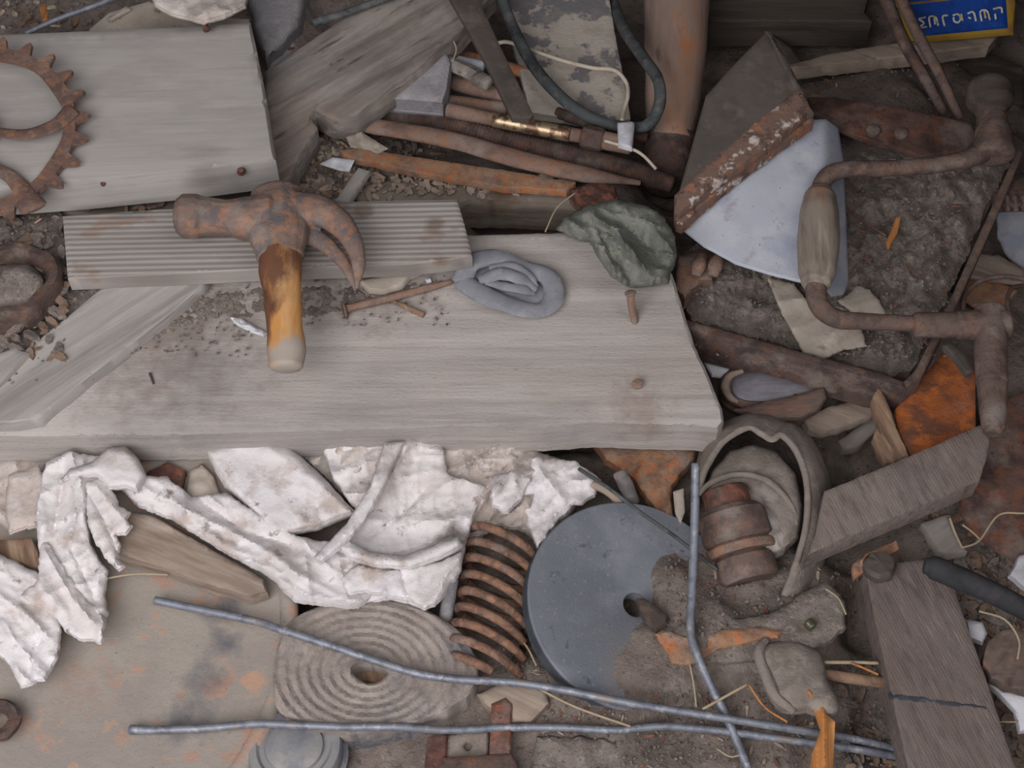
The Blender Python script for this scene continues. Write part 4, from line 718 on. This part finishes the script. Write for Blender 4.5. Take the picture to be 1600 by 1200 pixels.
# lower right
tag(tube('screwdriver', [(1446, 884, .076), (1462, 888, .076), (1500, 904, .074), (1550, 926, .070), (1620, 962, .06)], [13, 19, 19, 18, 17], m_blk, n=6, seg=20, wob=.03), 'black rubber gripped screwdriver poking in from the right edge over the sawn brown board', 'screwdriver')
tag(lathe('iron_bolt', W(1372, 892, .046), (0, .2, 1), [(.010, 0), (.011, .006), (.009, .009), (0, .010)], m_darkmetal, seg=24, wob=.1), 'small dull round bolt head at the top corner of the sawn brown board', 'bolt')
tag(slab('rust_flake', [(1332, 880), (1350, 868), (1400, 844), (1404, 858), (1370, 880), (1345, 898), (1334, 906)], .040, .004, m_rusto, sp=5, rough=2, dz=lambda x, y: .003*N(x*.1, y*.1)), 'orange flake of rust under the lower edge of the sawn grey board', 'rust flake')
tag(slab('wood_piece', [(1440, 818), (1478, 805), (1500, 850), (1512, 862), (1480, 868), (1466, 862)], .028, .008, m_old, sp=6, rough=1), 'grey split wood end below the sawn grey board', 'wood piece')
tag(slab('china_shard', [(1508, 968), (1535, 972), (1543, 990), (1536, 1006), (1514, 998)], .030, .003, m_white, sp=6, puff=.002), 'small white china shard beside the sawn brown board', 'shard')
tag(slab('china_shard', [(1592, 868), (1620, 860), (1620, 930), (1596, 918), (1576, 900)], .03, .003, m_white, sp=6, puff=.002, rough=2), 'white china shard at the right edge above the black screwdriver', 'shard')
ds = slab('china_shard', [(1532, 1062), (1548, 1062), (1570, 1078), (1620, 1088), (1620, 1140), (1592, 1145), (1585, 1112), (1560, 1085)], .028, .003, m_white, sp=6, puff=.002)
tag(ds, 'curved white china rim in the lower right corner', 'shard')
tag(slab('bark_piece', [(1535, 1040), (1545, 1000), (1575, 980), (1610, 990), (1610, 1080), (1575, 1072), (1550, 1058)], .040, .010, m_shell, sp=6, rough=3, dz=folds(60, .04, .005, 2, 22)), 'dark bark-like lump above the curved china rim', 'bark')
tag(tube('leather_roll', [(1196, 1000, .044), (1186, 1020, .047), (1196, 1055, .047), (1212, 1088, .046), (1240, 1112, .044)], [6, 9, 9, 9, 6], m_felt, wob=.15), 'curled tan leather edge along the left of the dusty leather scrap', 'leather strip')
hk = thing('husk', 'upright orange dry husk at the bottom edge crossing the wires', 'husk', W(1290, 1150, .03))
slab('husk_blade', [(1262, 1078), (1275, 1082), (1290, 1115), (1305, 1128), (1300, 1230), (1262, 1230), (1268, 1180), (1282, 1140), (1270, 1105)], .047, .0015, m_husk, hk, sp=5, dz=lambda x, y: .0025*math.sin(x*.25))
tag(slab('rubber_flap', crv([(1190, 1010), (1230, 1000), (1280, 1018), (1292, 1060), (1312, 1100), (1300, 1118), (1260, 1110), (1222, 1110), (1200, 1080), (1188, 1040)], 3), .040, .006, m_felt, sp=6, puff=.006, rough=2, dz=folds(40, .03, .003, 1.5, 25)), 'dusty curled leather scrap beside the orange husk', 'leather scrap')
tag(slab('leather_strap', [(1000, 985), (1100, 970), (1200, 960), (1290, 905), (1320, 940), (1322, 980), (1290, 1010), (1200, 1030), (1140, 1040), (1060, 1040)], .037, .004, m_dirtb, sp=6, rough=4, puff=.004, dz=lambda x, y: .003*fbm(x*.02, y*.02)), 'dusty flap buried in dirt right of the thick bent wire', 'flap')
tag(slab('rust_flake', [(1024, 990), (1040, 985), (1090, 1000), (1130, 985), (1180, 980), (1222, 985), (1216, 996), (1180, 1000), (1120, 1015), (1080, 1040), (1050, 1036)], .0435, .002, m_rusto, sp=5, rough=3, dz=lambda x, y: .002*fbm(x*.05, y*.05)), 'bright orange rust crust running under the thick bent wire', 'rust crust')
tag(tube('stick', [(1285, 1053, .03), (1330, 1060, .03), (1380, 1066, .03)], [9, 9, 9], m_bark, wob=.1), 'brown stick poking from under the sawn brown board', 'stick')
tag(tube('green_bead', [(1262, 972, .046), (1270, 980, .046)], [9, 9], m_glass), 'dark green glass fragment near the sawn brown board', 'glass')
tag(slab('rusty_bar', [(668, 1152), (690, 1146), (700, 1150), (694, 1230), (660, 1230)], .03, .008, m_rustred, sp=7, rough=1), 'left upright red rusty bar at the bottom edge', 'bar')
tag(slab('rusty_bar', [(768, 1100), (790, 1090), (800, 1100), (798, 1180), (764, 1180)], .032, .008, m_rustred, sp=7, rough=1), 'right upright red rusty bar at the bottom edge', 'bar')
tag(slab('rusty_bar', [(690, 1184), (800, 1178), (820, 1230), (680, 1230)], .034, .006, m_rustd, sp=7, rough=1.5), 'horizontal rusty bar joining the two upright red bars', 'bar')
tag(slab('leather_tag', [(694, 1150), (764, 1140), (762, 1186), (694, 1190)], .026, .004, m_felt, sp=6, holes=[crv([(724, 1166), (731, 1159), (738, 1166), (731, 1174)], 3)]), 'tan plate with a round hole between the red rusty bars', 'plate')
tag(slab('stone', [(745, 1085), (790, 1062), (850, 1072), (860, 1100), (830, 1130), (800, 1132), (760, 1105)], .026, .006, m_tan, sp=7, puff=.004, rough=2), 'smooth tan flat stone under the wires below the spring', 'stone')
tag(slab('stone', [(820, 1230), (838, 1150), (900, 1150), (1000, 1160), (1010, 1230)], .026, .006, m_dirtb, sp=7, puff=.004, rough=3, dz=lambda x, y: .002*fbm(x*.03, y*.03)), 'dusty flat slab at the bottom edge below the lower wire', 'slab')
# left: wood pieces beside rags
tag(slab('wood_piece', [(172, 830), (196, 800), (240, 806), (300, 840), (370, 880), (412, 905), (418, 926), (390, 934), (330, 918), (260, 892), (180, 866)], .042, .010, m_tan, sp=7, rough=1.5, edge=.002, puff=.002, dz=grainy(.001, .05)), 'tan broken slat lying on the round lid below the twisted rag', 'slat')
tag(slab('brick_chip', [(232, 736), (262, 722), (290, 736), (280, 776), (262, 780), (220, 766)], .034, .008, m_rustred, sp=6, rough=1.5), 'red-brown block between two white rags under the plank', 'block')
tag(slab('stone', [(288, 770), (296, 736), (315, 724), (334, 742), (345, 775), (330, 794), (290, 785)], .032, .008, m_cream, sp=6, puff=.006, rough=2, dz=lambda x, y: .002*fbm(x*.06, y*.06)), 'grey crumpled lump beside the red-brown block', 'lump')
tag(slab('wood_piece', [(-30, 848), (50, 840), (62, 862), (64, 890), (30, 880), (-30, 880)], .038, .010, m_bark, sp=7, rough=1.5), 'brown wood end at the left edge between two white rags', 'wood piece')
tag(lathe('rusty_washer', W(-4, 1130, .034), (0, .2, 1), [(.007, 0), (.015, 0), (.0155, .004), (.013, .006), (.008, .005), (.007, 0)], m_rustd, seg=36, wob=.08), 'rusty round knob at the left edge on the large lid', 'knob')
tag(slab('wood_piece', [(1060, 400), (1100, 392), (1120, 400), (1114, 440), (1098, 440), (1070, 470), (1052, 450)], .045, .012, m_rustr, sp=6, rough=2, puff=.005), 'rusty lump beside the green-grey cloth', 'rust lump')
for k, (x, l) in enumerate([(1092, 'left'), (1118, 'right')]):
    tag(tube('rust_knuckle', [(x-4, 430, .055), (x, 415, .058), (x+6, 402, .056)], [9, 12, 9], m_rustr, wob=.1), l+' one of two rusty rounded knuckles under the corner of the blue-white sheet', 'knuckle')
tag(tube('splinter', [(234, 583, .072), (240, 600, .0715)], [2, 1.5], m_chipd, seg=6), 'tiny dark splinter on the wide pale plank near the slanting split plank', 'splinter')
rag('small grimy cream scrap of cloth wedged under the plank beside the pleated rag', [(520, 690), (580, 686), (585, 720), (556, 742), (530, 730)], .040, .004, 30, .04, 2, 41, mat=m_rag2)
rag('ragged white scrap on the dirty cloth above the spring', [(765, 745), (800, 735), (830, 745), (815, 780), (790, 800), (770, 790)], .040, .005, 70, .04, 2, 42, rough=4)
rag('crumpled dusty white scrap under the plank above the ragged scrap', [(735, 700), (790, 694), (810, 715), (780, 735), (745, 730)], .036, .005, 10, .05, 2, 43, mat=m_rag2, rough=4)
# straws
straws = [([(1098, 1108), (1130, 1090), (1166, 1070)], .045, 3, 'straw crossing the thick bent wire near the bottom'), ([(1170, 1070), (1195, 1105), (1230, 1128)], .042, 2, 'thin straw between the thick wire and the orange husk'),
 ([(840, 1075), (900, 1105), (985, 1135)], .036, 2.5, 'long straw lying between the two galvanised wires'), ([(1078, 1038), (1084, 1070), (1088, 1105)], .044, 1.8, 'short upright straw left of the thick bent wire'),
 ([(160, 905), (210, 897), (262, 898)], .040, 2, 'pale straw lying on the large lid beside the tan slat'), ([(1288, 1035), (1330, 1035), (1372, 1036)], .034, 3.5, 'stiff straw beside the sawn brown board'), ([(1330, 1036), (1350, 1044), (1372, 1054)], .036, 2.5, 'orange straw splitting from the stiff straw'),
 ([(1484, 810), (1492, 832), (1503, 856)], .045, 2.5, 'straw under the lower edge of the sawn grey board'), ([(1503, 856), (1530, 845), (1560, 805), (1600, 802)], .045, 2, 'long curved straw on the pitted plate'), ([(1504, 820), (1520, 832), (1530, 842)], .045, 2, 'small straw on the pitted plate'),
 ([(898, 302), (870, 325), (852, 362)], .082, 1.6, 'thin yellow straw beside the green-grey cloth'), ([(708, 62), (713, 78), (707, 96)], .075, 1.8, 'yellow straw curling beside the split weathered plank'),
 ([(1530, 955), (1570, 968), (1592, 1000), (1590, 1030)], .052, 2.2, 'curved straw above the bark-like lump'), ([(812, 996), (826, 1015), (838, 1040)], .03, 2, 'straw between the spring and the abrasive disc'), ([(1120, 1170), (1140, 1182), (1156, 1180)], .036, 1.6, 'tiny straw at the bottom edge beside the thick wire'), ([(1290, 920), (1310, 935), (1322, 960)], .045, 1.6, 'thin straw lying near the corner of the sawn grey board'), ([(1540, 1128), (1590, 1128)], .03, 1.6, 'short straw below the curved china rim')]
for P_, z, r, l in straws: wire(l, [(x, y, z) for x, y in P_], r*.8, m_straw if 'orange' not in l else m_husk, 'straw', 'straw', 5, .1)
# loose debris nobody could count
def debris(name, mat, regions, count, smin, smax, label, cat, asp=(1.5, 5), lift=.001):
    V = []; Fc = []
    for _ in range(count):
        x0, y0, x1, y1, z0 = random.choices(regions, [(r[2]-r[0])*(r[3]-r[1]) for r in regions])[0]
        px, py = random.uniform(x0, x1), random.uniform(y0, y1)
        p = gp(px, py) if z0 is None else W(px, py, z0)
        s = random.uniform(smin, smax)**1.0; a = random.uniform(0, math.pi); l = s*random.uniform(*asp); w = s; h = s*random.uniform(.25, .6)
        q = Matrix.Rotation(a, 3, 'Z') @ Matrix.Rotation(random.uniform(-.5, .5), 3, 'X') @ Matrix.Rotation(random.uniform(-.35, .35), 3, 'Y')
        b = len(V); k = 6
        for sgn in (-1, 1):
            for i in range(k):
                th = 2*math.pi*i/k; rr = random.uniform(.65, 1)
                V.append(p+Vector((0, 0, lift+h*.3))+q@Vector((l/2*math.cos(th)*rr, w/2*math.sin(th)*rr, sgn*h/2*random.uniform(.6, 1))))
        Fc.append(tuple(b+k+i for i in range(k))); Fc.append(tuple(b+i for i in reversed(range(k))))
        for i in range(k): Fc.append((b+i, b+(i+1) % k, b+k+(i+1) % k, b+k+i))
    return tag(mk(name, V, Fc, mat, smooth=False), label, cat, kind='stuff')
RA = [(440, 190, 720, 330, None), (0, 0, 160, 50, None), (400, 60, 480, 140, None), (1050, 440, 1200, 520, None), (1180, 870, 1340, 1000, None), (840, 1080, 1300, 1200, None), (1440, 790, 1600, 1000, None), (1500, 940, 1600, 1200, None), (1040, 860, 1200, 1000, None), (780, 980, 860, 1100, None), (1300, 1040, 1400, 1200, None), (420, 930, 500, 990, None), (1280, 620, 1420, 780, None), (1220, 90, 1560, 200, None)]
RB = [(0, 340, 105, 600, .080), (150, 445, 400, 560, .0715), (480, 430, 700, 510, .0715), (1080, 420, 1420, 560, .041), (1330, 300, 1500, 560, .042), (60, 560, 160, 600, .078)]
m_lf2 = M('brown_leaf_bits', (128, 104, 84), [((96, 78, 64), 120, .5, .62, .7)], .9)
RL = [(440, 190, 720, 330, None), (0, 0, 160, 45, None), (0, 340, 100, 560, .082), (1440, 790, 1600, 1000, None), (1500, 940, 1600, 1200, None), (1300, 1040, 1400, 1200, None)]
debris('leaf_litter', m_lf2, RL, 260, .003, .008, 'brown leaf litter packed into the gaps of the pile', 'debris', (1.2, 3))
debris('leaf_litter', m_dirtb, RL, 260, .003, .008, 'dusty grey leaf litter packed into the gaps of the pile', 'debris', (1.2, 3))
debris('leaf_litter', m_leaf, RL[:2], 60, .003, .006, 'pale leaf litter between the weathered plank and the rusty bars', 'debris', (1.2, 3))
debris('leaf_litter', m_tan, [(470, 215, 620, 325, None), (560, 275, 760, 312, .041), (560, 275, 900, 300, .041)], 260, .002, .006, 'tan litter heaped between the flat orange bar and the mossy beam', 'debris', (1.2, 3))
debris('leaf_litter', m_lf2, [(450, 215, 600, 325, None), (100, 300, 280, 330, .068)], 140, .002, .006, 'brown litter heaped below the split weathered plank and beside the mossy batten', 'debris', (1.2, 3))
debris('leaf_litter', m_dirtb, [(450, 200, 640, 325, None)], 200, .002, .006, 'grey litter heaped below the split weathered plank', 'debris', (1.2, 3))
debris('wood_crumbs', m_tan, RA+RB[:1], 150, .001, .003, 'pale wood crumbs scattered over the dirt', 'debris')
debris('bark_crumbs', m_chipr, RA+RB[:1]+RB[4:5], 320, .0008, .0028, 'red-brown bark crumbs scattered over the dirt', 'debris')
debris('dark_crumbs', m_chipd, RA+RB, 500, .0005, .0016, 'dark crumbs scattered over the dirt and planks', 'debris', (1, 2.5))
debris('grit', m_dirtb, RA+RB, 3500, .0006, .0026, 'grey grit scattered over the dirt and planks', 'debris', (1, 1.8))
